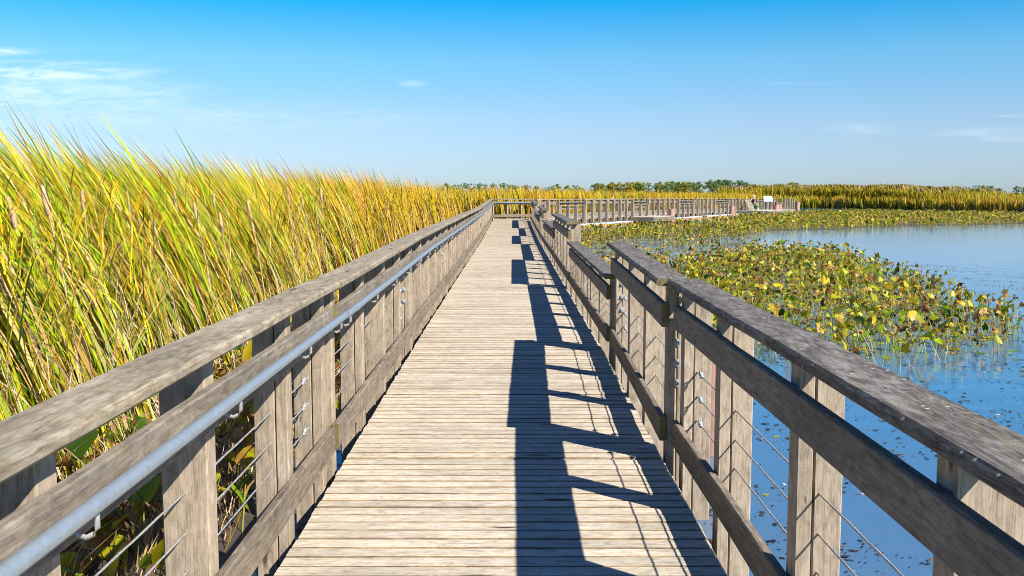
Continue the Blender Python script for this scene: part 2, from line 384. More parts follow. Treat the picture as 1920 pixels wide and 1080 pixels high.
# ------------------------------------------------------------------ railing sections
def railing(p0, p1, n, z0, z1, label, group, high=True, posts=None, capmat='cap_r', handrail=False, cables=True, detail=2, bolts=False, drop=0.48, pipe_ext=(0, 0), mids=True, cname='railing_section', eyes=True):
    """p0,p1: xy of the cap's inner edge; n: outward normal; z0,z1: deck heights at both ends"""
    p0 = Vector((*p0, 0)); p1 = Vector((*p1, 0)); n = Vector((*n, 0)).normalized(); ax = p1 - p0; L = ax.length; ax.normalize()
    def P(s, o, z): q_ = p0 + ax * s + n * o; return Vector((q_.x, q_.y, z0 + (z1 - z0) * s / L + z))
    root = thing(cname, P(L / 2, 0.1, 0), label, 'railing', group)
    top = 1.05 if high else 0.74
    segs = max(2, int(L / 0.5)) if detail == 2 else 1
    b = MB(); b.board(P(-0.03, 0.0975, top - 0.02), P(L + 0.03, 0.0975, top - 0.02), 0.195, 0.042, n, chamfer=0.011, segs=segs, wob=0.0022 if detail == 2 else 0, endmat=1, smooth=False)
    b.build('cap_rail', [M[capmat], M['moss']], root)
    m1 = (0.765, 0.905) if high else (0.50, 0.635)
    b = MB(); b.board(P(0.0, 0.054, sum(m1) / 2), P(L, 0.054, sum(m1) / 2), 0.038, m1[1] - m1[0], n, segs=segs, wob=0.002 if detail == 2 else 0, endmat=1)
    mid = b.build('mid_rail', [M['rail'], M['moss']], root)
    b = MB(); b.board(P(0.0, 0.054, 0.165), P(L, 0.054, 0.165), 0.038, 0.142, n, segs=segs, wob=0.002 if detail == 2 else 0, endmat=1)
    b.build('bottom_rail', [M['toe'], M['moss']], root)
    if posts is None:
        k = max(1, int(round(L / 1.18))); posts = [0.08 + (L - 0.16) * i / k for i in range(k + 1)]
    ends = (posts[0], posts[-1])
    for s in posts:
        b = MB(); split = detail == 2 and random.random() < 0.45
        tz = top - 0.043
        if split:                                # two timbers with a dark open joint
            b.board(P(s, 0.077 + 0.0275, -drop), P(s, 0.077 + 0.0275, tz), 0.055, 0.10, n, chamfer=0.004)
            b.board(P(s, 0.136 + 0.049, -drop), P(s, 0.136 + 0.049, tz), 0.098, 0.10, n, chamfer=0.005)
        else:
            b.board(P(s, 0.077 + 0.079, -drop), P(s, 0.077 + 0.079, tz), 0.158, 0.10, n, chamfer=0.005)
        po = b.build('post', M['post'], root)
        if bolts and s in ends and detail == 2:
            for zb in (0.43, 0.55, 0.67):
                if zb > m1[0]: continue
                bb = MB(); q_ = P(s, 0.135, zb) - ax * 0.05
                bb.tube([q_, q_ - ax * 0.006], 0.023, 12); bb.tube([q_ - ax * 0.006, q_ - ax * 0.02], 0.013, 6)
                bb.build('bolt', M['zinc'], po)
    if cables:
        hs = (0.54, 0.40, 0.265) if high else (0.42, 0.33, 0.245)
        for h in hs:
            b = MB(); pts = []
            m_ = max(2, int(L / 0.10)) if detail == 2 else 4
            for j in range(m_ + 1):
                s = ends[0] + (ends[1] - ends[0]) * j / m_
                pts.append(P(s, 0.156, h + 0.0008 * math.sin(j * 1.7) - 0.004 * math.sin(math.pi * j / m_)))
            b.tube(pts, 0.0042, 5, False, 0.5); cb = b.build('cable', M['wire'], root)
            if detail == 2 and eyes:
                for s, sg in ((ends[0], 1), (ends[1], -1)):
                    e = MB(); f = P(s, 0.156, h) + ax * sg * 0.05
                    e.tube([f, f + ax * sg * 0.05], 0.006, 6)
                    ring = [f + ax * sg * (0.066 + 0.019 * math.cos(a)) + Vector((0, 0, 0.019 * math.sin(a))) for a in np.linspace(0, 6.283, 11)]
                    e.tube(ring, 0.004, 5, False)
                    e.ball(f + ax * sg * 0.10 + Vector((0, 0, 0.006)), 0.014, 6); e.ball(f + ax * sg * 0.125 + Vector((0, 0, -0.004)), 0.012, 6)
                    e.build('eye_bolt', M['zinc'], cb)
                for s in posts[1:-1]:
                    pass
    if handrail:
        b = MB(); zc = 0.862; m_ = max(2, int(L / 0.8)); a0, a1 = -pipe_ext[0], L + pipe_ext[1]
        b.tube([P(a0 + (a1 - a0) * j / m_, -0.022, zc + random.uniform(-0.002, 0.002)) for j in range(m_ + 1)], 0.0205, 14 if detail == 2 else 8)
        if detail == 2:
            b.tube([P(0.30, -0.022, zc), P(0.36, -0.022, zc)], 0.0225, 14)
        hr = b.build('handrail', M['galv'], root)
        if detail >= 1:
            for s in posts:
                q0 = P(s + 0.02, 0.034, 0.80); dn = Vector((0, 0, 1))
                b = MB()
                b.tube([q0, q0 - n * 0.012 - dn * 0.012, q0 - n * 0.03 - dn * 0.018, P(s + 0.02, -0.012, 0.790), P(s + 0.02, -0.022, 0.806), P(s + 0.02, -0.022, 0.842)], 0.0065, 8)
                b.board(P(s + 0.02, 0.032, 0.79), P(s + 0.02, 0.032, 0.845), 0.004, 0.03, n, chamfer=0.0005)
                b.build('bracket', M['zinc'], hr)
    return root

GR = 'railing sections on the water side of the boardwalk'
GL = 'railing sections on the reed side of the boardwalk'
RIGHT = [  # d0, d1, cap inner edge at both ends, high, label, posts
    (-1.5, 5.64, 0.885, 0.885, True, 'nearest tall railing section on the water side, dark worn cap, open cables', [0.1, 1.27, 2.45, 3.66, 4.84, 6.10, 7.06]),
    (5.72, 9.36, 0.828, 0.893, True, 'tall water-side railing section between the nearest one and the first low one', [0.08, 1.20, 2.30, 3.56]),
    (9.42, 15.66, 0.865, 0.862, False, 'first and nearest low railing section on the water side', None),
    (15.74, 21.8, 0.858, 0.862, True, 'tall water-side railing section just beyond the nearest low one, mossy cap end', None),
    (21.9, 28.9, 0.862, 0.862, False, 'second low railing section on the water side, beyond the mossy tall one', None),
    (29.0, 34.0, 0.858, 0.862, True, 'short tall water-side railing section between the second and third low ones', None),
    (34.1, 39.9, 0.862, 0.862, False, 'third and farthest low railing section of the straight walk', None),
    (40.0, 49.3, 0.86, 0.88, True, 'last tall water-side railing section before the boardwalk turns right', None)]
for i, (d0, d1, a, b_, hi, lab, po) in enumerate(RIGHT):
    railing((a, d0), (b_, d1), (1, 0), zd(d0), zd(d1), lab, GR, hi, po, 'cap_r', False, True, 2 if i < 6 else 1, bolts=(i > 0))
LEFT = [(-1.5, 5.48, 'nearest reed-side railing section with galvanised pipe handrail, cut off by the photo edge'),
        (5.55, 10.08, 'second reed-side railing section with pipe handrail, starting at the open cap joint'),
        (10.13, 15.66, 'third reed-side railing section along the boardwalk, with pipe handrail'),
        (15.72, 21.86, 'fourth reed-side railing section, beside golden reeds, with pipe handrail'),
        (21.93, 28.95, 'fifth reed-side railing section from the camera, with pipe handrail'),
        (29.03, 33.96, 'sixth reed-side railing section, where the handrail dips'),
        (34.03, 39.95, 'seventh reed-side railing section, where the cap starts rising'),
        (40.03, 45.56, 'eighth reed-side railing section, rising towards the end of the straight walk'),
        (45.63, 51.75, 'last reed-side railing section, ending at the corner of the boardwalk')]
for i, (d0, d1, lab) in enumerate(LEFT):
    po = [0.1, 1.27, 2.45, 3.66, 4.85, 6.05, 6.88] if i == 0 else ([0.09, 1.25, 2.4, 3.5, 4.4] if i == 1 else None)
    jl = -0.955 + (0.008 if i % 2 else 0)
    railing((jl, d0), (jl, d1), (-1, 0), zd(d0), zd(d1), lab, GL, True, po, 'cap_l', True, True, 2 if i < 6 else 1, bolts=(0 < i < 4), pipe_ext=(0.03, 0.03))

# ------------------------------------------------------------------ the far arm of the walk, running away to the right
A0 = Vector((0.95, 49.5)); U = Vector((0.468, 0.884)).normalized(); N = Vector((U.y, -U.x))      # N points to the open water
LEN = 59.0
def zf(t): return float(np.interp(t, [0, 6, 20, 40, 60], [0.49, 0.46, 0.42, 0.32, 0.20]))
def FP(t, o=0.0): return A0 + U * t + N * o
WID = 1.95
b = MB()
for k in range(int(LEN / 0.1425)):
    t = (k + 0.5) * 0.1425; z = zf(t) - 0.02
    p, q_ = FP(t, -0.02), FP(t, -WID - 0.05)
    b.board((p.x, p.y, z), (q_.x, q_.y, z), 0.137, 0.04, chamfer=0.004)
for o in (-0.05, -WID / 2, -WID):
    for t0 in np.arange(0, LEN - 0.1, 5.9):
        p, q_ = FP(t0, o), FP(t0 + 5.9, o)
        b.board((p.x, p.y, zf(t0) - 0.13), (q_.x, q_.y, zf(t0 + 5.9) - 0.13), 0.05, 0.17, mi=1, endmat=1)
# the wedge of planks at the corner
for k in range(24):
    y = 49.4 + k * 0.1425; x1 = A0.x + (y - A0.y) / U.y * U.x if y > A0.y else WR
    if y < 53.0: continue
    b.board((-0.97 + max(0, (y - 51.9)), y, zd(y) - 0.021), (x1, y, zd(y) - 0.021), 0.137, 0.04)
tag(b.build('boardwalk', [M['deck'], M['under']]), 'far arm of the plank boardwalk running right', 'boardwalk', kind='structure')

def far_section(t0, t1, high, label, o=0.0, group='picket railing sections of the far boardwalk arm', handrail=False):
    p0, p1 = FP(t0, o), FP(t1, o); s = 1 if o == 0 else -1
    root = thing('picket_railing', (*FP((t0 + t1) / 2, o), zf((t0 + t1) / 2)), label, 'railing', group)
    nn = Vector((*(N * s), 0))
    def P(t, off, z): q_ = FP(t, o) + N * s * off; return Vector((q_.x, q_.y, zf(t) + z))
    top = 1.05 if high else 0.74
    b = MB(); b.board(P(t0, 0.09, top - 0.02), P(t1, 0.09, top - 0.02), 0.19, 0.042, nn, endmat=0); b.build('cap_rail', M['cap_l'], root)
    for nm, zc in (('mid_rail', 0.835 if high else 0.57), ('bottom_rail', 0.165)):
        b = MB(); b.board(P(t0, 0.054, zc), P(t1, 0.054, zc), 0.038, 0.14, nn); b.build(nm, M['rail'], root)
    k = max(2, int(round((t1 - t0) / 0.92)))
    for j in range(k):
        t = t0 + 0.06 + (t1 - t0 - 0.12) * j / (k - 1)
        b = MB(); b.board(P(t, 0.155, -0.24), P(t, 0.155, top - 0.043), 0.155, 0.12, nn); b.build('post', M['pale'], root)
    if handrail:
        b = MB(); b.tube([P(t0, -0.03, 0.86), P(t1, -0.03, 0.86)], 0.024, 8); b.build('handrail', M['galv'], root)
    return root
def tpx(r): return (r * A0.y - A0.x) / (U.x - r * U.y)        # where a sight line of slope r meets the near edge
cuts = [(0.1, None)]
lows = [(2.9, 6.2), (13.6, 16.2), (22.3, 25.6), (31.0, 34.6), (44.0, 47.6), (51.5, 54.6)]
seq = []; t = 0.25
for a, c in lows: seq.append((t, a, True)); seq.append((a, c, False)); t = c
seq.append((t, LEN - 0.1, True))
ordn = ['first', 'second', 'third', 'fourth', 'fifth', 'sixth', 'seventh']
hc = lc = 0
OPEN = [(13.6, 16.2)]
for a, c, hi in seq:
    if hi: lab = f'{ordn[hc]} tall picket railing of the far boardwalk arm, counted from the corner'; hc += 1
    else: lab = f'{ordn[lc]} low picket railing of the far boardwalk arm, counted from the corner'; lc += 1
    far_section(a + 0.02, c - 0.02, hi, lab)
t = 4.6; i = 0
while t < LEN - 1:
    e = min(t + 6.6, LEN)
    far_section(t + 0.02, e - 0.02, True, f'{["first","second","third","fourth","fifth","sixth","seventh","eighth","ninth"][i]} rear railing of the far arm before the golden reeds, counted from the corner', -WID, 'rear railing sections of the far boardwalk arm', True)
    t = e; i += 1
pe = FP(4.6, -WID)
railing((-0.955, 51.8), (pe.x, pe.y), (-(pe.y - 51.8), pe.x + 0.955), 0.50, 0.47, 'railing closing the end of the straight walk, across its full width', None, True, None, 'cap_l', True, False, 1)
# end railing of the far arm
e0, e1 = FP(LEN, 0.15), FP(LEN, -WID - 0.1)
b = MB()
root = thing('picket_railing', (*((e0 + e1) / 2), zf(LEN)), 'short picket railing closing the far right end of the boardwalk', 'railing')
b.board((e0.x, e0.y, zf(LEN) + 1.03), (e1.x, e1.y, zf(LEN) + 1.03), 0.19, 0.042); b.build('cap_rail', M['cap_l'], root)
for j in range(4):
    q_ = e0.lerp(e1, j / 3); b = MB(); b.board((q_.x, q_.y, zf(LEN) - 0.24), (q_.x, q_.y, zf(LEN) + 1.0), 0.12, 0.15, (N.x, N.y, 0)); b.build('post', M['pale'], root)

# floats under the far arm: a white beam over an orange waler
fi = 0
PLAT = [(12.4, 15.0), (39.6, 44.2)]
for t0 in np.arange(4.2, LEN - 1, 4.55):
    t1 = min(t0 + 4.35, LEN - 0.2); z = zf(t0)
    a, c = FP(t0, 0.20), FP(t1, 0.20)
    root = thing('pontoon', ((a.x + c.x) / 2, (a.y + c.y) / 2, 0.0), 'white float beam with orange foot under the far boardwalk arm', 'float', 'floats under the far boardwalk arm')
    b = MB(); b.board((a.x, a.y, 0.115), (c.x, c.y, 0.115), 0.50, 0.11, chamfer=0.03); b.build('beam', M['float'], root)
    a, c = FP(t0 - 0.08, 0.21), FP(t1 + 0.08, 0.21)
    b = MB(); b.board((a.x, a.y, 0.0), (c.x, c.y, 0.0), 0.62, 0.11, chamfer=0.02); b.build('waler', M['rust'], root)

def platform(t0, t1, out_, z, label):
    c = FP((t0 + t1) / 2, out_ / 2); root = thing('platform', (c.x, c.y, z), label, 'platform', 'viewing platforms beside the far arm')
    b = MB(); n_ = int((t1 - t0) / 0.1425)
    for k in range(n_):
        t = t0 + (k + 0.5) * (t1 - t0) / n_; p, q_ = FP(t, 0.26), FP(t, out_)
        b.board((p.x, p.y, z - 0.02), (q_.x, q_.y, z - 0.02), 0.137, 0.04, chamfer=0.004)
    b.build('planks', M['deck'], root)
    for (pa, pb) in ((FP(t0 - 0.03, 0.26), FP(t0 - 0.03, out_)), (FP(t0, out_ + 0.025), FP(t1, out_ + 0.025)), (FP(t1 + 0.03, 0.26), FP(t1 + 0.03, out_))):
        b = MB(); b.board((pa.x, pa.y, z - 0.17), (pb.x, pb.y, z - 0.17), 0.05, 0.25); b.build('fascia', M['rail'], root)
    b = MB()
    for s in (0.25, 0.75):
        pa, pb = FP(t0 + 0.3, out_ * s), FP(t1 - 0.3, out_ * s); b.board((pa.x, pa.y, 0.1), (pb.x, pb.y, 0.1), 0.3, 0.24)
    b.build('float', M['black'], root)
    return root
platform(12.9, 16.6, 1.75, 0.42, 'low empty plank platform beside the nearer pile, left of the seated people')
platform(37.0, 45.4, 2.8, 0.40, 'plank platform holding the seated people, bench and sign')

# mooring piles
def pile(x, y, top, r, label, lean=0.0):
    b = MB(); n_ = 5
    b.tube([(x + lean * j / n_ + random.uniform(-0.004, 0.004), y, -0.5 + (top + 0.5) * j / n_) for j in range(n_ + 1)], [r * (1.04 - 0.06 * j / n_) for j in range(n_ + 1)], 16)
    b.tube([(x + lean, y, top), (x + lean, y, top + 0.015)], [r * 0.9, r * 0.6], 16)
    o = b.build('mooring_pile', M['pile'], None, (x, y, 0)); tag(o, label, 'pile', 'round timber mooring piles'); return o
pile(1.43, 7.05, 0.86, 0.15, 'pinkish mooring pile behind the nearest water-side railing')
pile(10.65, 66.6, 0.78, 0.18, 'brown mooring pile at the corner of the low empty platform')
pile(17.7, 80.3, 0.80, 0.20, 'pinkish mooring pile left of the seated people, against the far pickets')
pile(23.1, 87.3, 0.80, 0.24, 'thick mooring pile in front of the platform below the sign')
pile(24.3, 90.8, 0.80, 0.22, 'mooring pile just behind the thick one beside the platform')
pile(29.2, 102.2, 0.92, 0.24, 'mooring pile at the far right end of the boardwalk')

# ------------------------------------------------------------------ reeds
def blade_mesh(base, h, wdt, lean, droop, face, segs, tone_lo, tone_hi, mid=None, bend=None):
    """base (n,3); h, wdt (n,); lean (n,2) horizontal travel of the tip as share of h; returns verts, quads, tones"""
    n = len(base); t = np.linspace(0, 1, segs + 1)[None, :, None]
    H = h[:, None, None]; ln = lean[:, None, :]
    xy = base[:, None, :2] + ln * H * (0.55 * t + 0.45 * t ** 2.6)
    ph = rng.uniform(0, 6.28, (n, 1, 2)); xy = xy + np.sin(t * rng.uniform(2.5, 6, (n, 1, 1)) + ph) * (0.016 * H * t)
    z = base[:, None, 2:3] + H * (t - droop[:, None, None] * t ** 3)
    c = np.concatenate([xy, z], 2)
    if bend is not None:                          # dead blades that fold over part way up
        kk = np.clip((t - 0.55) / 0.45, 0, 1)
        c = c + np.stack([bend[:, 0:1] * h[:, None], bend[:, 1:2] * h[:, None], -np.abs(bend[:, 0:1]) * 0.9 * h[:, None] - 0.25 * h[:, None]], 2) * kk
    wv = wdt[:, None] * np.minimum(1.0, 1.5 * (1 - t[:, :, 0] ** 4.5) + 0.06) * 0.5
    fx, fy = np.cos(face)[:, None], np.sin(face)[:, None]
    off = np.stack([fx * wv, fy * wv, 0.25 * wv], 2)
    v = np.stack([c - off, c + off], 2)           # n, segs+1, 2, 3
    tt = t[0, :, 0]
    tone = tone_lo[:, None, :] * (1 - tt[None, :, None]) + tone_hi[:, None, :] * tt[None, :, None]
    tone = tone * rng.uniform(0.78, 1.22, (n, segs + 1, 1))
    tone = np.repeat(tone[:, :, None, :], 2, 2)
    i0 = (np.arange(n) * (segs + 1) * 2)[:, None] + (np.arange(segs) * 2)[None, :]
    qd = np.stack([i0, i0 + 1, i0 + 3, i0 + 2], 2).reshape(-1, 4)
    return v.reshape(-1, 3), qd, tone.reshape(-1, 3)
class Heap:
    def __init__(self): self.v = []; self.q = []; self.t = []; self.n = 0
    def add(self, v, q_, t):
        self.v.append(v); self.q.append(q_ + self.n); self.t.append(t); self.n += len(v)
    def build(self, name, material, label, cat, smooth=False, kind='stuff'):
        o = np_mesh(name, np.concatenate(self.v), np.concatenate(self.q), np.concatenate(self.t), material, smooth)
        return tag(o, label, cat, None, kind)
def pick(n, cols, p):
    cols = np.array(cols); i = rng.choice(len(cols), n, p=np.array(p) / sum(p)); c = cols[i]
    return np.clip(c * rng.uniform(0.68, 1.24, (n, 1)) * rng.uniform(0.92, 1.08, (n, 3)), 0.004, 0.9)
GREENS = [(0.13, 0.26, 0.003), (0.23, 0.34, 0.003), (0.35, 0.39, 0.004), (0.48, 0.35, 0.008), (0.52, 0.26, 0.018), (0.56, 0.40, 0.18), (0.04, 0.10, 0.003), (0.14, 0.075, 0.012)]
GOLDS = [(0.50, 0.26, 0.006), (0.54, 0.33, 0.008), (0.44, 0.32, 0.005), (0.56, 0.37, 0.11), (0.26, 0.28, 0.005), (0.36, 0.14, 0.005), (0.15, 0.075, 0.012)]
STRAW = [(0.52, 0.37, 0.22), (0.42, 0.28, 0.15), (0.58, 0.45, 0.31), (0.30, 0.16, 0.06), (0.16, 0.09, 0.04)]
def reed_patch(heap, xs_, ys_, hmean, hsd, wmean, nb, lean_x, gold, segs=5, straw=0.25, spread=0.075, short=0.5):
    """each shoot (xs_, ys_) carries nb blades; gold 0..1 (n,) shifts green to gold"""
    n = len(xs_); X_ = np.repeat(xs_, nb); Y_ = np.repeat(ys_, nb); m_ = n * nb
    g = np.repeat(gold, nb); hm = np.repeat(hmean, nb) if hasattr(hmean, '__len__') else np.full(m_, hmean)
    lx = np.repeat(lean_x, nb) if hasattr(lean_x, '__len__') else np.full(m_, lean_x)
    base = np.stack([X_ + rng.normal(0, 0.03, m_), Y_ + rng.normal(0, 0.03, m_), np.full(m_, -0.03)], 1)
    h = hm * np.where(rng.random(m_) < short, rng.uniform(0.38, 0.97, m_), np.minimum(rng.normal(0.93, hsd, m_), 1.13))
    gust = np.repeat(rng.normal(0, 0.06, n), nb)
    lean = np.stack([lx + gust + rng.normal(0, spread, m_), rng.normal(0.02, spread, m_)], 1)
    droop = np.where(rng.random(m_) < 0.16, rng.uniform(0.25, 0.6, m_), np.clip(rng.exponential(0.05, m_), 0, 0.30))
    face = rng.normal(0.35, 0.8, m_)
    isg = rng.random(m_) < g
    lo = np.where(isg[:, None], pick(m_, GOLDS, [3, 3, 2, 2, 1.5, 1, 1]), pick(m_, GREENS, [4, 5, 4, 2, 1.2, 1.5, 3, 1.2]))
    hi = np.where(isg[:, None], pick(m_, GOLDS, [4, 4, 2, 1.5, 1.5, 2, 1]), pick(m_, GREENS, [2, 5, 6, 5, 3, 1.5, 1.5, 1.2]))
    lo = np.where((rng.random(m_) < 0.24)[:, None], pick(m_, STRAW, [2, 2, 1, 2, 1]), lo)
    v, q_, t_ = blade_mesh(base, h, np.clip(wmean * rng.lognormal(-0.08, 0.38, m_), wmean * 0.4, wmean * 2.2), lean, droop, face, segs, lo, hi)
    heap.add(v, q_, t_)
    k = int(n * nb * straw)                       # dead, broken thatch among the stems
    if k:
        i = rng.integers(0, n, k)
        base = np.stack([xs_[i] + rng.normal(0, 0.12, k), ys_[i] + rng.normal(0, 0.12, k), np.abs(rng.uniform(0, 1.0, k)) ** 1.25 * 1.75], 1)
        h = np.minimum(rng.gamma(3, 0.05, k), np.where(base[:, 2] > 1.2, 0.17, 0.34)) * (hm[i * nb] if hasattr(hmean, '__len__') else hmean)
        lean = np.clip(rng.normal(0, 0.7, (k, 2)), -1.1, 0.75) - np.array([0.35, 0]); face = rng.uniform(0, 3.14, k)
        up = base[:, 2] > rng.uniform(0.35, 1.1, k); c = np.where(up[:, None], np.where((rng.random(k) < 0.5)[:, None], pick(k, GOLDS, [3, 3, 2, 3, 2, 2, 1]), pick(k, GREENS, [3, 4, 4, 3, 2, 2, 1, 1])), pick(k, STRAW, [3, 2, 3, 2, 1]))
        bend = np.where((rng.random(k) < 0.5)[:, None], rng.normal(0, 0.35, (k, 2)), 0.0)
        bend = np.where(np.abs(bend[:, :1]) > 0, bend, 0)
        v, q_, t_ = blade_mesh(base, h, np.clip(rng.normal(wmean * 0.6, wmean * 0.25, k), 0.003, None), lean, rng.uniform(0, 0.2, k), face, segs, c, c * 0.95, bend=np.where(np.abs(bend) > 1e-9, bend, 0.0) if False else None)
        heap.add(v, q_, t_)

# the tall cattails along the reed side
hp = Heap()
def scatter(x0, x1, y0, y1, dens):
    n = int((x1 - x0) * (y1 - y0) * dens); return rng.uniform(x0, x1, n), rng.uniform(y0, y1, n)
edge = lambda y: -2.75 - 0.22 * np.sin(y * 0.9) - 0.15 * np.sin(y * 2.3 + 1)
for (x0, x1, y0, y1, dens, wm, nb, sg) in [(-5.4, -2.5, 3.2, 14, 96, 0.0120, 8, 7), (-8.5, -5.4, 4, 18, 50, 0.0150, 8, 6), (-5.4, -2.5, 14, 30, 48, 0.0145, 8, 6),
                                            (-8.5, -5.4, 18, 40, 14, 0.026, 5, 4), (-5.6, -2.5, 30, 62, 20, 0.026, 5, 4), (-14, -8.5, 6, 62, 6, 0.035, 5, 4)]:
    xs_, ys_ = scatter(x0, x1, y0, y1, dens)
    k = xs_ < edge(ys_); xs_, ys_ = xs_[k], ys_[k]
    nz = smooth_noise(xs_, ys_, 3.2, 3); k = rng.random(len(xs_)) < 0.72 + 0.5 * nz; xs_, ys_, nz = xs_[k], ys_[k], nz[k]
    gold = np.clip(0.04 + (ys_ - 9.5) / 17 + 0.25 * smooth_noise(xs_, ys_, 5, 8), 0.06, 0.93)
    hm = 2.30 + 0.13 * np.clip((13 - ys_) / 5, 0, 1) + 0.16 * smooth_noise(xs_, ys_, 4, 5) + np.where(ys_ > 40, -0.05, 0)
    reed_patch(hp, xs_, ys_, hm, 0.10, wm, nb, -0.50 + 0.28 * np.clip((ys_ - 9) / 20, 0, 1), gold, sg, 0.8 if y0 < 13 else 0.5)
hp.build('cattail_reeds', M['reed'], 'tall wind-bent green and gold cattail reeds left of the boardwalk', 'reeds')

# straw-coloured cattail heads that stand out among the near blades
hp = Heap()
n = 45; ys_ = rng.uniform(3.5, 18, n); xs_ = edge(ys_) - rng.uniform(0.0, 1.3, n)
mb = MB()
for x, y in zip(xs_, ys_):
    h = random.uniform(1.45, 1.95); lx = random.uniform(-0.28, -0.05)
    p = [Vector((x + lx * t * t, y, h * t)) for t in (0, 0.35, 0.7, 0.88)]
    top = p[-1]; dr = (p[-1] - p[-2]).normalized()
    mb.tube(p, 0.005, 5, False); L_ = random.uniform(0.14, 0.22)
    mb.tube([top, top + dr * 0.015, top + dr * L_ * 0.5 + Vector((random.uniform(-.006, .006), 0, 0)), top + dr * L_, top + dr * (L_ + 0.02)], [0.006, 0.016, random.uniform(.017, .022), 0.014, 0.004], 7)
M['head'] = plain('cattail_heads', (0.46, 0.31, 0.17), 0.95, 0, 0.35, 45)
tag(mb.build('cattail_heads', M['head']), 'fluffy tan cattail seed heads among the reeds', 'reeds', kind='stuff')

# golden reed bed behind the end of the walk and the far arm
hp = Heap()
n = 9000
tt = rng.uniform(-34, 62, n); oo = 2.9 + rng.gamma(1.4, 2.2, n)
far_xy = np.array([[A0.x + U.x * t - N.x * o, A0.y + U.y * t - N.y * o] for t, o in zip(tt, oo)])
k = ~((far_xy[:, 0] < 1.4) & (far_xy[:, 1] < 54.2)) & ~((far_xy[:, 0] > -2.5) & (far_xy[:, 1] < 53.5))
tt, oo, far_xy = tt[k], oo[k], far_xy[k]
hm = np.interp(tt, [-34, 0, 10, 25, 40, 60], [2.5, 2.42, 2.30, 2.12, 2.0, 1.95]) + 0.08 * smooth_noise(far_xy[:, 0], far_xy[:, 1], 9, 4)
reed_patch(hp, far_xy[:, 0], far_xy[:, 1], hm, 0.07, 0.042, 5, -0.10, np.clip(0.74 + 0.3 * smooth_noise(far_xy[:, 0], far_xy[:, 1], 14, 6), 0.35, 0.97), 3, 0.1)
n = 7000                                           # deeper rows out to the horizon side
x2 = rng.uniform(-60, 60, n); y2 = rng.uniform(75, 170, n)
k = (y2 > 62 + 1.9 * np.maximum(x2, 0)); x2, y2 = x2[k], y2[k]
reed_patch(hp, x2, y2, 2.05 + 0.1 * smooth_noise(x2, y2, 20, 2), 0.07, 0.10, 4, -0.08, np.full(len(x2), 0.7), 2, 0)
hp.build('golden_reeds', M['reed'], 'golden reed bed behind the far boardwalk railings', 'reeds')

# taller green phragmites and orange cattails at the right
hp = Heap()
def along(poly, n, depth):
    poly = [Vector(p) for p in poly]; L = [0]
    for a, b_ in zip(poly[:-1], poly[1:]): L.append(L[-1] + (b_ - a).length)
    s = rng.uniform(0, L[-1], n); out = np.zeros((n, 2)); dd = rng.random(n) ** 1.3 * depth
    for i in range(n):
        j = max(0, np.searchsorted(L, s[i]) - 1); j = min(j, len(poly) - 2)
        f = (s[i] - L[j]) / (L[j + 1] - L[j]); p = poly[j].lerp(poly[j + 1], f); e = (poly[j + 1] - poly[j]).normalized()
        nn = Vector((-e.y, e.x));
        if nn.y < 0: nn = -nn
        out[i] = p + nn * dd[i]
    return out, s / L[-1]
pts, s = along([(27.5, 131), (35, 130), (41, 120), (46, 106), (50.5, 96)], 3600, 9)
hm = np.interp(s, [0, 0.12, 0.5, 0.66, 0.77, 0.87, 1.0], [2.5, 2.9, 2.75, 2.38, 2.1, 1.65, 1.5]) * (1 + 0.09 * smooth_noise(pts[:, 0], pts[:, 1], 6, 1))
PH = [(0.26, 0.24, 0.010), (0.38, 0.31, 0.012), (0.48, 0.33, 0.03), (0.14, 0.14, 0.008), (0.48, 0.36, 0.04)]
def generic(heap, pts, hm, wm, nb, lean, cols, pw, segs, hsd=0.08, tip=None):
    n = len(pts); m_ = n * nb
    base = np.stack([np.repeat(pts[:, 0], nb) + rng.normal(0, .06, m_), np.repeat(pts[:, 1], nb) + rng.normal(0, .06, m_), np.full(m_, -0.03)], 1)
    c = pick(m_, cols, pw); c2 = pick(m_, tip, [1] * len(tip)) if tip else c
    v, q_, t_ = blade_mesh(base, np.repeat(hm, nb) * rng.normal(.95, hsd, m_), rng.normal(wm, wm * .2, m_), np.stack([rng.normal(lean, .10, m_), rng.normal(0, .1, m_)], 1),
                           np.clip(rng.exponential(.05, m_), 0, .25), rng.normal(0.3, .9, m_), segs, c, c2); heap.add(v, q_, t_)
generic(hp, pts, hm, 0.055, 6, -0.08, PH, [3, 3, 2, 2, 2], 4)
# plumes of the phragmites
k = (rng.random(len(pts)) < 0.5) & (s < 0.74)
pp = pts[k]; n = len(pp); hb = hm[k] * 0.92
base = np.stack([pp[:, 0] - 0.15, pp[:, 1], hb - 0.1], 1)
c = pick(n, [(0.26, 0.17, 0.05), (0.18, 0.12, 0.03), (0.32, 0.23, 0.09)], [1, 1, 1])
v, q_, t_ = blade_mesh(base, np.full(n, 0.42), np.full(n, 0.13), np.stack([rng.normal(-0.35, .12, n), rng.normal(0, .1, n)], 1), np.full(n, .15), rng.normal(0, .9, n), 3, c, c * 1.1); hp.add(v, q_, t_)
hp.build('tall_phragmites', M['reed'], 'tall olive plumed reeds beyond the right end of the boardwalk', 'reeds')
hp = Heap()
pts, s = along([(29.5, 127), (38.5, 122), (42.5, 112), (48, 97), (53, 86), (60, 76)], 3600, 3.5)
cl = smooth_noise(pts[:, 0], pts[:, 1], 2.6, 13) + rng.normal(0, .15, len(pts)) > -0.55; pts, s = pts[cl], s[cl]
hm = np.interp(s, [0, 0.5, 1], [1.7, 1.62, 1.62]) * (1 + 0.16 * smooth_noise(pts[:, 0], pts[:, 1], 4, 9))
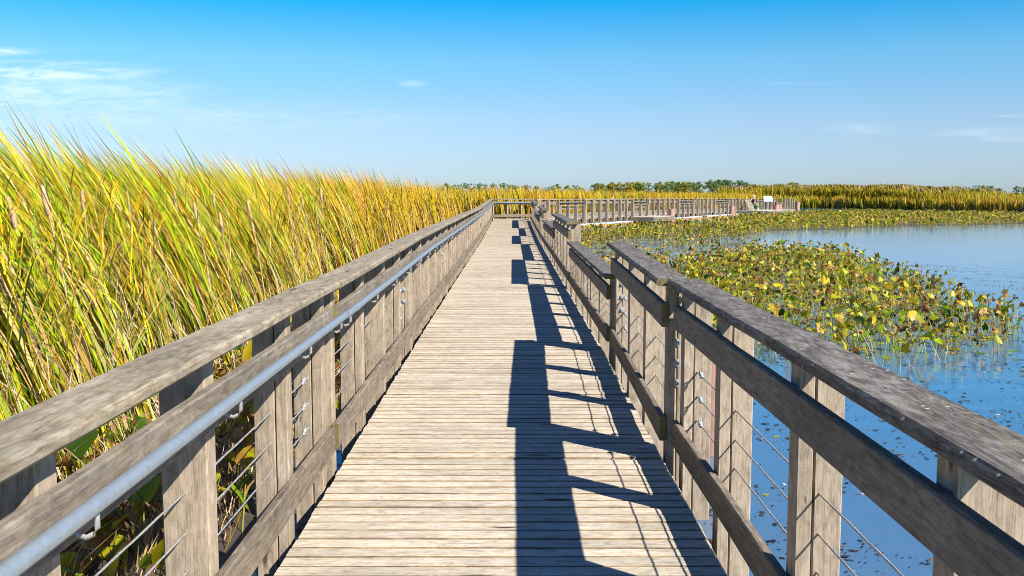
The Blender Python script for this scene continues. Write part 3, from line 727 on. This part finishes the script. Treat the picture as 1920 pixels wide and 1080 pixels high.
reed_patch(hp, pts[:, 0], pts[:, 1], hm, 0.09, 0.05, 6, -0.06, np.clip(np.interp(s, [0, 0.3, 0.6, 1], [0.45, 0.5, 0.85, 1.0]), 0, 1), 3, 0.1)
pts2, s2 = along([(46, 110), (52, 97), (58, 86), (66, 77)], 1800, 10)
reed_patch(hp, pts2[:, 0], pts2[:, 1], np.full(len(pts2), 1.75), 0.08, 0.06, 5, -0.06, np.full(len(pts2), 0.97), 3, 0.05)
hp.build('orange_cattails', M['reed'], 'orange cattail fringe along the far right shore', 'reeds')

# ------------------------------------------------------------------ pond lily beds
def leaf_template(n_around=9):
    """heart leaf in the xy plane, stalk joint at the origin, tip at +y; fan of quads (outer ring + inner ring)"""
    prof = [(0.0, -0.06), (0.22, -0.30), (0.46, -0.22), (0.52, 0.08), (0.42, 0.40), (0.20, 0.72), (0.0, 0.88)]
    right = prof[1:-1]; left = [(-x, y) for x, y in reversed(right)]
    ring = [prof[0]] + right + [prof[-1]] + left
    return np.array(ring)
RING = leaf_template(); NR = len(RING)
LEAFC = [(0.15, 0.26, 0.006), (0.30, 0.36, 0.006), (0.44, 0.40, 0.008), (0.50, 0.36, 0.012), (0.50, 0.29, 0.08), (0.32, 0.15, 0.04), (0.04, 0.09, 0.008), (0.08, 0.04, 0.012)]
def lily_leaves(heap, x, y, hgt, size, pitch, yaw, roll, fold, crinkle, tones, stalk_w, stalk_tone, floor=0.0, stalks=True):
    n = len(x)
    r2 = np.repeat(RING[None], n, 0) * size[:, None, None]                      # n,NR,2
    r2[:, :, 0] *= rng.uniform(0.7, 1.1, (n, 1))
    zz = np.abs(r2[:, :, 0]) * fold[:, None] + rng.normal(0, 1, (n, NR)) * (crinkle * size)[:, None] - (r2[:, :, 1] ** 2) * 0.5 / size[:, None] * rng.uniform(-0.2, 0.8, (n, 1))
    ring = np.concatenate([r2, zz[:, :, None]], 2)
    mid = np.zeros((n, 2, 3)); mid[:, 0, 1] = 0.02 * size; mid[:, 1, 1] = 0.45 * size
    V = np.concatenate([ring, mid], 1)
    cr, sr = np.cos(roll)[:, None], np.sin(roll)[:, None]
    a, b_ = V[:, :, 0].copy(), V[:, :, 2].copy(); V[:, :, 0] = a * cr - b_ * sr; V[:, :, 2] = a * sr + b_ * cr
    cp, sp = np.cos(pitch)[:, None], np.sin(pitch)[:, None]
    a, b_ = V[:, :, 1].copy(), V[:, :, 2].copy(); V[:, :, 1] = a * cp - b_ * sp; V[:, :, 2] = a * sp + b_ * cp
    cy, sy = np.cos(yaw)[:, None], np.sin(yaw)[:, None]
    a, b_ = V[:, :, 0].copy(), V[:, :, 1].copy(); V[:, :, 0] = a * cy - b_ * sy; V[:, :, 1] = a * sy + b_ * cy
    V[:, :, 0] += x[:, None]; V[:, :, 1] += y[:, None]; V[:, :, 2] += hgt[:, None]
    V[:, :, 2] = np.maximum(V[:, :, 2], 0.004)
    # faces: right half quads share the midrib, left half the same
    f = []
    A, B = NR, NR + 1
    R_ = [1, 2, 3, 4, 5, 6]; half = (NR - 2) // 2
    rs = list(range(0, half + 2)); ls = [0] + list(range(NR - 1, half + 0, -1))
    for chain, flip in ((rs, False), (ls, True)):
        m2 = len(chain) - 1; cut = m2 // 2
        for i in range(m2):
            cc = A if i < cut else B
            tri = [chain[i], chain[i + 1], cc] if not flip else [chain[i + 1], chain[i], cc]
            f.append(tri)
            if i == cut - 1: f.append([chain[i + 1], B, A] if not flip else [B, chain[i + 1], A])
    F = np.array(f); nv = NR + 2
    quads = (F[None] + (np.arange(n) * nv)[:, None, None]).reshape(-1, 3)
    T = np.repeat(tones[:, None, :], nv, 1) * rng.uniform(0.8, 1.15, (n, nv, 1))
    edgeb = (rng.random(n) < 0.5)
    T[:, :NR] = np.where(edgeb[:, None, None] & (rng.random((n, NR)) < 0.45)[:, :, None], np.array([0.26, 0.11, 0.03]), T[:, :NR])
    heap.add(V.reshape(-1, 3), quads, T.reshape(-1, 3))
    if stalks:
        segs = 3; t = np.linspace(0, 1, segs + 1)[None, :, None]
        foot = np.stack([x + rng.normal(0, 0.35, n) * hgt, y + rng.normal(0, 0.35, n) * hgt, np.full(n, -0.05)], 1)
        head = np.stack([x, y, hgt], 1)
        c = foot[:, None] * (1 - t) + head[:, None] * t
        c[:, :, :2] += (np.sin(t * math.pi) * rng.normal(0, 0.10, (n, 1, 2)) * hgt[:, None, None])
        ang = rng.uniform(-0.6, 0.6, n)[:, None, None]
        off = np.concatenate([np.cos(ang) * stalk_w[:, None, None] / 2 * np.ones_like(t), np.sin(ang) * stalk_w[:, None, None] / 2 * np.ones_like(t), np.zeros_like(t * ang)], 2)
        v = np.stack([c - off, c + off], 2).reshape(-1, 3)
        i0 = (np.arange(n) * (segs + 1) * 2)[:, None] + (np.arange(segs) * 2)[None]
        q4 = np.stack([i0, i0 + 1, i0 + 3, i0 + 2], 2).reshape(-1, 4)
        tri = np.concatenate([q4[:, [0, 1, 2]], q4[:, [0, 2, 3]]])
        heap.add(v, tri, np.repeat(stalk_tone, (segs + 1) * 2, 0))
def lily_bed(heap, poly, dens, hmean, smean, seed, thresh=-9.0, brown=0.3, clump=3.0, floats=0.15, stalk=0.007):
    xs_ = [p[0] for p in poly]; ys_ = [p[1] for p in poly]
    n = int((max(xs_) - min(xs_)) * (max(ys_) - min(ys_)) * dens)
    x = rng.uniform(min(xs_), max(xs_), n); y = rng.uniform(min(ys_), max(ys_), n)
    jx = 0.35 * smooth_noise(x, y, 1.6, seed + 5)
    k = in_poly(x + jx, y + jx, poly) & (smooth_noise(x, y, clump, seed) + rng.normal(0, 0.18, n) > thresh); x, y = x[k], y[k]; n = len(x)
    fl = rng.random(n) < floats
    hgt = np.where(fl, 0.01, np.clip(rng.gamma(5, hmean / 5, n), 0.03, hmean * 1.6))
    br = rng.random(n) < np.clip(brown + 0.30 * smooth_noise(x, y, 1.3, seed + 9), 0.05, 0.9)
    tones = np.where(br[:, None], pick(n, LEAFC, [0, 0, 0, 2, 4, 4, 0, 2]), pick(n, LEAFC, [3, 5, 5, 4, 1.5, 0.5, 3, 0]))
    size = np.where(br, 0.75, 1.0) * np.clip(smean * rng.lognormal(-0.08, 0.42, n), smean * 0.35, smean * 1.9)
    lily_leaves(heap, x, y, hgt, size, np.where(fl, 0.0, rng.normal(0.75, 0.7, n)), rng.uniform(0, 6.28, n), np.where(fl, 0, rng.normal(0, 0.5, n)),
                np.where(fl, 0.03, np.where(br, 0.9, 0.35) * rng.uniform(0.2, 1.5, n)), np.where(br, 0.17, 0.05), tones, np.full(n, stalk), pick(n, [(0.26, 0.29, 0.015), (0.32, 0.30, 0.02), (0.28, 0.17, 0.04)], [2, 2, 1]))
    return n
hp = Heap(); c1 = lily_bed(hp, BED_NEAR, 96, 0.24, 0.075, 21, -0.28, 0.34, 1.15, 0.2)
hp.build('pond_lilies', M['pad'], 'yellowing pond lilies standing in the water beside the railing', 'water plants')
hp = Heap(); c2 = lily_bed(hp, BED_MID, 34, 0.15, 0.075, 33, 0.0, 0.5, 3.0, 0.3)
hp.build('sparse_pond_lilies', M['pad'], 'sparse browning pond lilies on muddy water beyond the dense bed', 'water plants')
hp = Heap(); c3 = lily_bed(hp, BED_FAR, 26, 0.24, 0.090, 44, -0.22, 0.30, 5.0, 0.10, 0.014)
hp.build('far_pond_lilies', M['pad'], 'distant yellow pond lily bed before the far boardwalk arm', 'water plants')
hp = Heap(); c4 = lily_bed(hp, [(-3.0, -0.5), (-1.35, -0.5), (-1.35, 14), (-2.7, 14)], 90, 0.22, 0.10, 55, -0.55, 0.3, 1.5, 0.35)
lily_bed(hp, [(-3.0, 14), (-1.35, 14), (-1.35, 50), (-2.7, 50)], 14, 0.20, 0.15, 56, -0.3, 0.3, 2.5, 0.3)
hp.build('shaded_pond_lilies', M['pad'], 'pond lilies and pads under the reed-side railing', 'water plants')
# dead stalks in the dark water under the reed side
hp = Heap(); n = 6500
xs_ = rng.uniform(-3.1, -1.5, n); ys_ = rng.uniform(0.5, 30, n)
c = pick(n, STRAW, [2, 3, 1, 3, 3])
v, q_, t_ = blade_mesh(np.stack([xs_, ys_, np.full(n, -0.02)], 1), rng.uniform(0.12, 0.6, n), rng.uniform(0.006, 0.013, n), rng.normal(0, 0.45, (n, 2)), rng.uniform(0, 0.3, n), rng.uniform(0, 3, n), 3, c, c)
hp.add(v, q_, t_); hp.build('dead_stalks', M['reed'], 'broken straw-coloured stalks in the dark water by the reeds', 'dead reeds')

# flecks of leaf litter and seed fluff floating on the open water
n = 170000
x = rng.uniform(1.0, 12, n); y = rng.uniform(1.5, 26, n)
nz = smooth_noise(x, y * 1.5, 1.4, 71) + 0.6 * smooth_noise(x, y * 2, 0.45, 72)
k = (nz + rng.normal(0, 0.20, n) > np.where(y < 10.5, 0.10, 0.28)) & (x < 1.5 + 0.55 * y); x, y = x[k], y[k]; n = len(x)
a = rng.uniform(0, 6.28, n); l_ = np.clip(rng.gamma(1.3, 0.0065, n), 0.003, 0.045); w_ = l_ * rng.uniform(0.2, 0.8, n)
ca, sa = np.cos(a), np.sin(a); P4 = []
for su, sv in ((-1, -.4), (.2, -1), (1, .3), (-.3, 1)):
    P4.append(np.stack([x + ca * l_ * su - sa * w_ * sv, y + sa * l_ * su + ca * w_ * sv, 0.004 + rng.uniform(0, 0.004, n)], 1))
c = pick(n, [(0.05, 0.03, 0.015), (0.12, 0.07, 0.03), (0.03, 0.03, 0.03), (0.24, 0.16, 0.03), (0.30, 0.32, 0.03), (0.75, 0.72, 0.66)], [5, 4, 4, 1.2, 0.6, 0.45])
hp = Heap(); hp.add(np.stack(P4, 1).reshape(-1, 3), np.arange(4 * n).reshape(-1, 4), np.repeat(c, 4, 0))
hp.build('floating_litter', M['pad'], 'brown leaf litter flecks floating on the blue water', 'debris')

# single lily plants that stand apart on the open water
def lily_plant(x, y, spec, label, group='single pond lily plants in open water'):
    root = thing('pond_lily', (x, y, 0), label, 'water plant', group)
    for (ox, oy, h, sz, pit, yw, tone) in spec:
        hp = Heap(); one = lambda a: np.array([a], float)
        lily_leaves(hp, one(ox), one(oy), one(h), one(sz), one(pit), one(yw), one(random.uniform(-.3, .3)), one(0.3), one(0.02), np.array([tone]), one(0.008), np.array([[0.26, 0.27, 0.04]]), stalks=False)
        np_mesh('leaf', np.concatenate(hp.v), np.concatenate(hp.q), np.concatenate(hp.t), M['pad'], parent=root)
        b = MB(); b.tube([(x + ox * 0.2, y + oy * 0.2, -0.05), (x + ox * 0.7, y + oy * 0.7, h * 0.6), (x + ox, y + oy, h)], 0.005, 6); b.build('stalk', M['stalk'], root)
M['stalk'] = plain('lily_stalk', (0.24, 0.25, 0.04), 0.5, 0, 0.2, 30)
G_, Yw, Br = (0.16, 0.26, 0.02), (0.42, 0.38, 0.03), (0.42, 0.22, 0.05)
lily_plant(5.55, 11.25, [(0, 0, 0.16, 0.112, 1.0, 0.3, Yw), (-0.2, -0.05, 0.03, 0.112, 0.1, 1.9, (0.10, 0.17, 0.015)), (0.18, 0.02, 0.04, 0.106, 0.1, -1.4, G_)], 'small isolated lily plant with one upright yellow leaf on open water')
lily_plant(6.85, 13.1, [(0, 0, 0.22, 0.099, 0.9, 2.4, (0.12, 0.2, 0.02)), (0.22, 0.05, 0.05, 0.119, 0.1, -1.5, G_), (-0.12, 0.1, 0.2, 0.086, 0.7, 1.0, Br)], 'rightmost lily plant at the tip of the bed, cut by the photo edge')
lily_plant(6.2, 13.4, [(0, 0, 0.34, 0.086, 1.2, 0.5, Yw), (-0.1, 0.1, 0.24, 0.099, 0.8, 2.0, G_), (0.15, -0.1, 0.16, 0.099, 0.6, -0.8, Br), (0.0, 0.2, 0.30, 0.092, 0.5, 1.1, (0.2, 0.25, 0.02))], 'leggy lily plant with a tall yellow leaf near the bed tip')
lily_plant(2.45, 9.75, [(0, 0, 0.09, 0.112, 0.25, 0.2, G_), (0.14, 0.06, 0.03, 0.099, 0.1, -1.2, (0.2, 0.28, 0.02))], 'low green lily plant just beyond the nearest railing cap')
lily_plant(-1.75, 3.55, [(0, 0, 0.32, 0.17, 0.7, 0.4, Br), (-0.15, 0.1, 0.22, 0.2, 0.3, 1.2, (0.2, 0.3, 0.02)), (0.12, -0.1, 0.15, 0.19, 0.2, -1.0, G_)], 'lily plant with one shrivelled orange leaf under the reed-side railing', 'lily plants under the reed-side railing')
lily_plant(-1.6, 2.75, [(0, 0, 0.2, 0.18, 0.6, 0.4, Br), (-0.2, 0.1, 0.12, 0.2, 0.15, 2.2, (0.07, 0.16, 0.02)), (0.1, 0.15, 0.26, 0.16, 0.5, -0.4, (0.25, 0.32, 0.02))], 'dark green lily plant with a curled brown leaf nearest the photo bottom', 'lily plants under the reed-side railing')
lily_plant(-1.9, 5.0, [(0, 0, 0.3, 0.18, 0.8, -0.4, (0.24, 0.34, 0.02)), (-0.2, 0.0, 0.2, 0.19, 0.3, 1.2, G_), (0.1, 0.15, 0.28, 0.16, 0.9, 2.0, Br)], 'lily plant with a bright upright leaf seen through the nearest reed-side railing', 'lily plants under the reed-side railing')

# ------------------------------------------------------------------ trees on the horizon
def tree_proto(k, kind):
    root = thing('marsh_tree', (0, 0, 0), 'x', 'tree')
    b = MB(); h = 1.0
    b.tube([(0, 0, -0.1), (0.01, 0, 0.25), (random.uniform(-.03, .03), 0, 0.6), (random.uniform(-.04, .04), 0, 0.82)], [0.03, 0.024, 0.014, 0.004], 6)
    for j in range(6):
        a = random.uniform(0, 6.28); z = random.uniform(0.3, 0.65)
        b.tube([(0, 0, z), (0.12 * math.cos(a), 0.12 * math.sin(a), z + 0.08), (0.22 * math.cos(a), 0.22 * math.sin(a), z + 0.2)], [0.012, 0.008, 0.003], 5)
    b.build('trunk', M['bark'], root)
    r = np.random.default_rng(100 + k); nl = 34; cen = []
    for j in range(nl):
        z = r.uniform(0.06, 0.93); wr = {0: 0.40, 1: 0.32, 2: 0.52}[kind] * math.sin(math.pi * min(1, max(0.16, (z - 0.02) / 0.97))) ** 0.7
        a = r.uniform(0, 6.28); q_ = wr * math.sqrt(r.random()); cen.append((q_ * math.cos(a), q_ * math.sin(a), z))
    cen = np.array(cen); n = 2600
    i = r.integers(0, nl, n); p = cen[i] + r.normal(0, 0.045, (n, 3)) * np.array([1.1, 1.1, 0.8])
    s = r.uniform(0.012, 0.03, n)
    d1 = r.normal(0, 1, (n, 3)); d1 /= np.linalg.norm(d1, axis=1)[:, None]; d2 = np.cross(d1, r.normal(0, 1, (n, 3))); d2 /= np.linalg.norm(d2, axis=1)[:, None]
    v = np.stack([p - d1 * s[:, None], p + d2 * s[:, None] * .7, p + d1 * s[:, None], p - d2 * s[:, None] * .7], 1).reshape(-1, 3)
    col = [(0.13, 0.19, 0.035), (0.28, 0.25, 0.025), (0.075, 0.14, 0.05)][kind]
    cl = np.array(col)[None] * r.uniform(0.6, 1.5, (nl, 1)); c = cl[i] * r.uniform(0.8, 1.2, (n, 1))
    np_mesh('crown', v, np.arange(4 * n).reshape(-1, 4), np.repeat(c, 4, 0), M['tree'], parent=root)
    return root
protos = [tree_proto(k, k % 3) for k in range(6)]
used = [False] * 6
TG = 'trees along the horizon'
def put_tree(k, x, y, h, wscale, label):
    src = protos[k]
    if not used[k]: o = src; used[k] = True
    else:
        o = src.copy(); COL.objects.link(o)
        for ch in list(src.children):
            c = ch.copy(); COL.objects.link(c); c.parent = o
    o.location = (x, y, 0.3); o.scale = (h * wscale, h * wscale, h); o.rotation_euler = (0, 0, random.uniform(0, 6.28))
    tag(o, label, 'tree', TG)
D = 520.0
row = [(839, 337), (857, 339), (875, 337.5), (892, 336.5), (906, 338), (923, 339), (943, 338), (958, 341), (967, 341), (985, 340), (1006, 341), (1026, 342), (1040, 341), (1060, 342), (1075, 340), (1089, 344)]
for px, py in row:
    put_tree(random.choice([0, 2, 3, 5]), (px - 960) / 1867 * D, D + random.uniform(-20, 20), (362 - py) / 1867 * D + 0.1 + random.uniform(-.6, .4), random.uniform(.8, 1.3), 'small dark green tree in the sparse left stretch of the horizon tree line')
for px in list(range(1111, 1300, 7)):
    put_tree(random.choice([0, 1, 4, 4, 3]), (px - 960) / 1867 * D + random.uniform(-1, 1), D + random.uniform(-15, 15), random.uniform(6.2, 7.9), random.uniform(.95, 1.4), 'yellow-green tree in the dense middle stretch of the horizon tree line')
for px, hh in [(1301, 7.2), (1310, 7.6), (1322, 8.3), (1331, 7.6), (1342, 8.6), (1353, 8.4), (1362, 8.5), (1371, 8.4), (1382, 8.3), (1392, 8.0), (1399, 7.0)]:
    put_tree(random.choice([2, 5, 0, 3]), (px - 960) / 1867 * D, D + random.uniform(-15, 15), hh, random.uniform(.9, 1.3), 'dark green tree in the right cluster of the horizon tree line above the far railings')
for px, py, lab in [(1454, 346, 'left one of the small trees peeking over the olive reeds'), (1466, 346, 'second small tree peeking over the olive reeds'), (1480, 343, 'tallest small tree peeking over the olive reeds'), (1490, 345, 'right one of the small trees peeking over the olive reeds'),
                    (1556, 346, 'lone rounded tree top over the middle of the olive reeds'), (1789, 351, 'lone tree behind the sloping right end of the olive reeds'), (1828, 348, 'left tree of the trio near the right photo edge'), (1842, 349, 'middle tree of the trio near the right photo edge'),
                    (1853, 350, 'right tree of the trio near the right photo edge'), (1869, 355, 'low single tree right of the far trio'), (1902, 351, 'broad tree second from the right photo edge'), (1916, 353, 'last tree at the right photo edge')]:
    put_tree(random.choice([0, 2, 3, 5, 1]), (px - 960) / 1867 * D, D, (362 - py) / 1867 * D + 2.2, random.uniform(1.0, 1.35), lab)
for k in range(6):
    if not used[k]:
        for ch in list(protos[k].children): bpy.data.objects.remove(ch)
        bpy.data.objects.remove(protos[k])

# ------------------------------------------------------------------ bench, sign, leaning panel and people on the far platform
PZ = 0.40
def W(t, o, z): q_ = FP(t, o); return Vector((q_.x, q_.y, PZ + z))
BT, BO = 40.6, 1.35
# local frame on the platform: e1 = towards the right of the photo, e2 = away
e1 = Vector((0.97, 0.24, 0)).normalized(); e2 = Vector((-0.24, 0.97, 0)); O = Vector((19.85, 82.9, PZ))
def Q(a, b_, c): return O + e1 * a + e2 * b_ + Vector((0, 0, c))
root = thing('bench', tuple(Q(0, 0, 0)), 'green bench under the two seated people on the far platform', 'bench')
b = MB()
for a in (-0.19, -0.04, 0.11): b.board(Q(a, -0.55, 0.43), Q(a, 0.55, 0.43), 0.13, 0.035)
b.build('seat', M['green'], root)
b = MB()
for c in (0.58, 0.74): b.board(Q(-0.30 - (c - .5) * .2, -0.55, c), Q(-0.30 - (c - .5) * .2, 0.55, c), 0.03, 0.12)
b.build('backrest', M['green'], root)
for s in (-0.5, 0.5):
    for a, a2, tz in ((0.17, 0.20, 0.62), (-0.26, -0.34, 0.80)):
        b = MB(); b.tube([Q(a2 if tz < .7 else a, s, 0), Q(a, s, 0.4), Q(a2 if tz > .7 else a, s, tz)], 0.024, 8); b.build('leg', M['green'], root)
    b = MB(); b.board(Q(-0.3, s, 0.635), Q(0.24, s, 0.635), 0.06, 0.03); b.build('armrest', M['green'], root)
root = thing('side_table', tuple(Q(0.72, 0.1, 0)), 'small green table right of the seated people', 'table')
b = MB(); b.board(Q(0.50, 0.1, 0.50), Q(0.98, 0.1, 0.50), 0.5, 0.05); b.build('table_top', M['green'], root)
for a in (0.55, 0.93):
    for s in (-0.1, 0.3):
        b = MB(); b.board(Q(a, s, 0), Q(a, s, 0.475), 0.06, 0.06, e1); b.build('leg', M['green'], root)
# interpretive sign
S0 = Vector((22.4, 87.4, PZ)); f1 = Vector((0.985, 0.17, 0)).normalized(); f2 = Vector((-0.17, 0.985, 0))
def SQ(a, b_, c): return S0 + f1 * a + f2 * b_ + Vector((0, 0, c))
root = thing('info_sign', tuple(S0), 'tilted pale blue information panel on two black legs', 'sign')
b = MB(); tl, tr, br, bl = SQ(-0.34, 0.22, 1.17), SQ(0.46, 0.22, 1.17), SQ(0.40, -0.12, 0.72), SQ(-0.44, -0.12, 0.72)
nn = (tr - tl).cross(bl - tl).normalized() * 0.03
b.add([tl, tr, br, bl, tl + nn, tr + nn, br + nn, bl + nn], [[3, 2, 1, 0], [4, 5, 6, 7], [0, 1, 5, 4], [1, 2, 6, 5], [2, 3, 7, 6], [3, 0, 4, 7]], [[(0, 0), (1, 0), (1, .6), (0, .6)]] * 6)
b.build('panel', M['sign'], root)
for a in (-0.2, 0.2):
    b = MB(); b.board(SQ(a, 0.08, 0.0), SQ(a, 0.08, 0.93), 0.09, 0.07, f1); b.build('leg', M['black'], root)
# slatted panel leaning on the railing
root = thing('slatted_panel', tuple(Q(-0.75, -0.6, 0)), 'slatted wooden panel leaning left of the bench', 'panel')
for k in range(6):
    b = MB(); b.board(Q(-1.0 + k * 0.085, -0.8, 0.92), Q(-0.5 + k * 0.085, -0.8, 0.03), 0.055, 0.03, e1); b.build('slat', M['deck'], root)
for s in (0.2, 0.8):
    b = MB(); p, q_ = Q(-1.03, -0.77, 0.92).lerp(Q(-0.53, -0.77, 0.03), s), Q(-0.545, -0.77, 0.92).lerp(Q(-0.045, -0.77, 0.03), s)
    b.board(p, q_, 0.03, 0.06); b.build('batten', M['rail'], root)

def skin_obj(name, joints, edges, material, parent, sub=2):
    """joints: list of (co, rx, ry)"""
    o0 = Vector(parent.location)
    me = bpy.data.meshes.new(name); me.from_pydata([tuple(Vector(j[0]) - o0) for j in joints], edges, [])
    o = bpy.data.objects.new(name, me); COL.objects.link(o); o.parent = parent
    md = o.modifiers.new('Skin', 'SKIN'); md.use_smooth_shade = True
    sv = me.skin_vertices[0].data if me.skin_vertices else None
    if sv is None:
        bpy.context.view_layer.objects.active = o; bpy.ops.mesh.customdata_skin_add(); sv = me.skin_vertices[0].data
    for i, j in enumerate(joints): sv[i].radius = (j[1], j[2])
    sv[0].use_root = True
    ss = o.modifiers.new('Subdivision', 'SUBSURF'); ss.levels = ss.render_levels = sub
    me.materials.append(material); return o
def person(base, fw, sc, label, shirt, legs_m, hair, hands, shorts=True, lean=0.05, socks=None):
    """seated figure; base = point under the hips on the floor, fw = facing direction"""
    fw = Vector(fw).normalized(); rt = Vector((fw.y, -fw.x, 0))
    def J(f, r, z): return Vector(base) + fw * (f * sc) + rt * (r * sc) + Vector((0, 0, z * sc if z > 0.5 else z))
    root = thing('person', tuple(base), label, 'person')
    J_ = []; E = []
    def jt(f, r, z, a, b_=None): J_.append((J(f, r, z), a * sc, (b_ or a) * sc)); return len(J_) - 1
    hip = jt(0, 0, 0.54, 0.13, 0.11); wst = jt(-0.02, 0, 0.70, 0.115, 0.095); ch = jt(-0.02 + lean, 0, 0.90, 0.135, 0.105)
    nk = jt(0.0 + lean, 0, 1.06, 0.05); hd0 = jt(0.02 + lean, 0, 1.14, 0.066, 0.07); hd = jt(0.035 + lean, 0, 1.23, 0.085, 0.095); hd1 = jt(0.02 + lean, 0, 1.31, 0.06, 0.065)
    E += [(hip, wst), (wst, ch), (ch, nk), (nk, hd0), (hd0, hd), (hd, hd1)]
    nose = jt(0.125 + lean, 0, 1.205, 0.014); E.append((hd, nose))
    for s in (-1, 1):
        th = jt(0.10, 0.10 * s, 0.52, 0.082); kn = jt(0.44, 0.12 * s, 0.51, 0.058); cf = jt(0.43, 0.12 * s, 0.34, 0.054); an = jt(0.44, 0.12 * s, 0.09, 0.034); ft = jt(0.56, 0.13 * s, 0.035, 0.032, 0.04)
        E += [(hip, th), (th, kn), (kn, cf), (cf, an), (an, ft)]
        sh = jt(-0.01 + lean, 0.18 * s, 0.99, 0.055); E.append((ch, sh))
        hf, hr, hz = hands[0 if s < 0 else 1]
        ef, er, ez = (hf * 0.45 + lean * 0.4 - 0.04, 0.25 * s, 0.5 * (0.99 + hz) - 0.10)
        el = jt(ef, er, ez, 0.040); wr = jt(hf, hr, hz, 0.026); pm = jt(hf + 0.06, hr, hz - 0.01, 0.03, 0.018)
        E += [(sh, el), (el, wr), (wr, pm)]
        for q_, (dl, of) in enumerate(((0.075, -0.03), (0.085, -0.01), (0.08, 0.01), (0.065, 0.03))):
            a = jt(hf + 0.095, hr + of, hz - 0.012, 0.0085); c = jt(hf + 0.06 + dl, hr + of * 1.1, hz - 0.035, 0.0075); E += [(pm, a), (a, c)]
        tb = jt(hf + 0.065, hr - 0.045 * s, hz + 0.002, 0.009); E.append((wr, tb))
    skin_obj('body', J_, E, M['skin'], root, 1)
    # shirt
    A = [(J(0, 0, 0.60), .150 * sc, .130 * sc), (J(-0.02, 0, 0.72), .137 * sc, .118 * sc), (J(-0.02 + lean, 0, 0.90), .155 * sc, .125 * sc), (J(lean, 0, 1.02), .075 * sc, .075 * sc)]; Ed = [(0, 1), (1, 2), (2, 3)]
    for s in (-1, 1):
        hf, hr, hz = hands[0 if s < 0 else 1]
        ef, er, ez = (hf * 0.45 + lean * 0.4 - 0.04, 0.25 * s, 0.5 * (0.99 + hz) - 0.10)
        i = len(A); A.append((J(-0.01 + lean, 0.18 * s, 0.99), .075 * sc, .075 * sc)); sp = J(-0.01 + lean, 0.18 * s, 0.99).lerp(J(ef, er, ez), 0.72); A.append((sp, .062 * sc, .062 * sc)); Ed += [(2, i), (i, i + 1)]
    skin_obj('shirt', A, Ed, shirt, root, 2)
    A = [(J(0, 0, 0.53), .150 * sc, .128 * sc)]; Ed = []
    for s in (-1, 1):
        i = len(A); A.append((J(0.10, 0.10 * s, 0.525), .098 * sc, .095 * sc)); A.append((J(0.36, 0.118 * s, 0.52), .082 * sc, .078 * sc)); Ed += [(0, i), (i, i + 1)]
        if not shorts:
            A.append((J(0.445, 0.12 * s, 0.50), .072 * sc, .072 * sc)); A.append((J(0.44, 0.12 * s, 0.12), .055 * sc, .055 * sc)); Ed += [(i + 1, i + 2), (i + 2, i + 3)]
    skin_obj('shorts' if shorts else 'trousers', A, Ed, legs_m, root, 2)
    b = MB(); c = J(0.012 + lean, 0, 1.268); b.ball(c, 0.108 * sc, 12, (1, 1, 0.85)); b.build('hair', hair, root)
    for s in (-1, 1):
        b = MB(); p = J(0.44, 0.12 * s, 0.10); q_ = J(0.56, 0.13 * s, 0.03)
        b.tube([J(0.44, 0.12 * s, 0.20), p], [0.048 * sc, 0.045 * sc], 10); b.build('sock', socks or M['white'], root)
        b = MB(); b.tube([J(0.39, 0.12 * s, 0.045), J(0.45, 0.12 * s, 0.05), J(0.56, 0.13 * s, 0.042), J(0.65, 0.13 * s, 0.03)], [0.034 * sc, 0.046 * sc, 0.044 * sc, 0.022 * sc], 10); b.build('shoe', M['white'], root)
        b = MB(); b.ball(J(0.108 + lean, 0.033 * s, 1.235), 0.011 * sc, 6); b.build('eye', M['black'], root)
    return root
person(Q(0.02, -0.22, 0.0), e1 - e2 * 0.35, 0.93, 'white-haired person in black shirt and shorts sitting on the green bench', M['shirt_black'], M['shorts'], M['hair_grey'], [(0.36, -0.10, 0.62), (0.36, 0.10, 0.64)])
person(Q(0.06, 0.26, 0.0), e1 - e2 * 0.1, 0.84, 'person in lilac top with a hand raised to the face, on the green bench', M['shirt_lilac'], M['teal'], M['hair_brown'], [(0.24, -0.08, 1.08), (0.30, 0.10, 0.66)], False)
print('leaves', c1, c2, c3, c4)
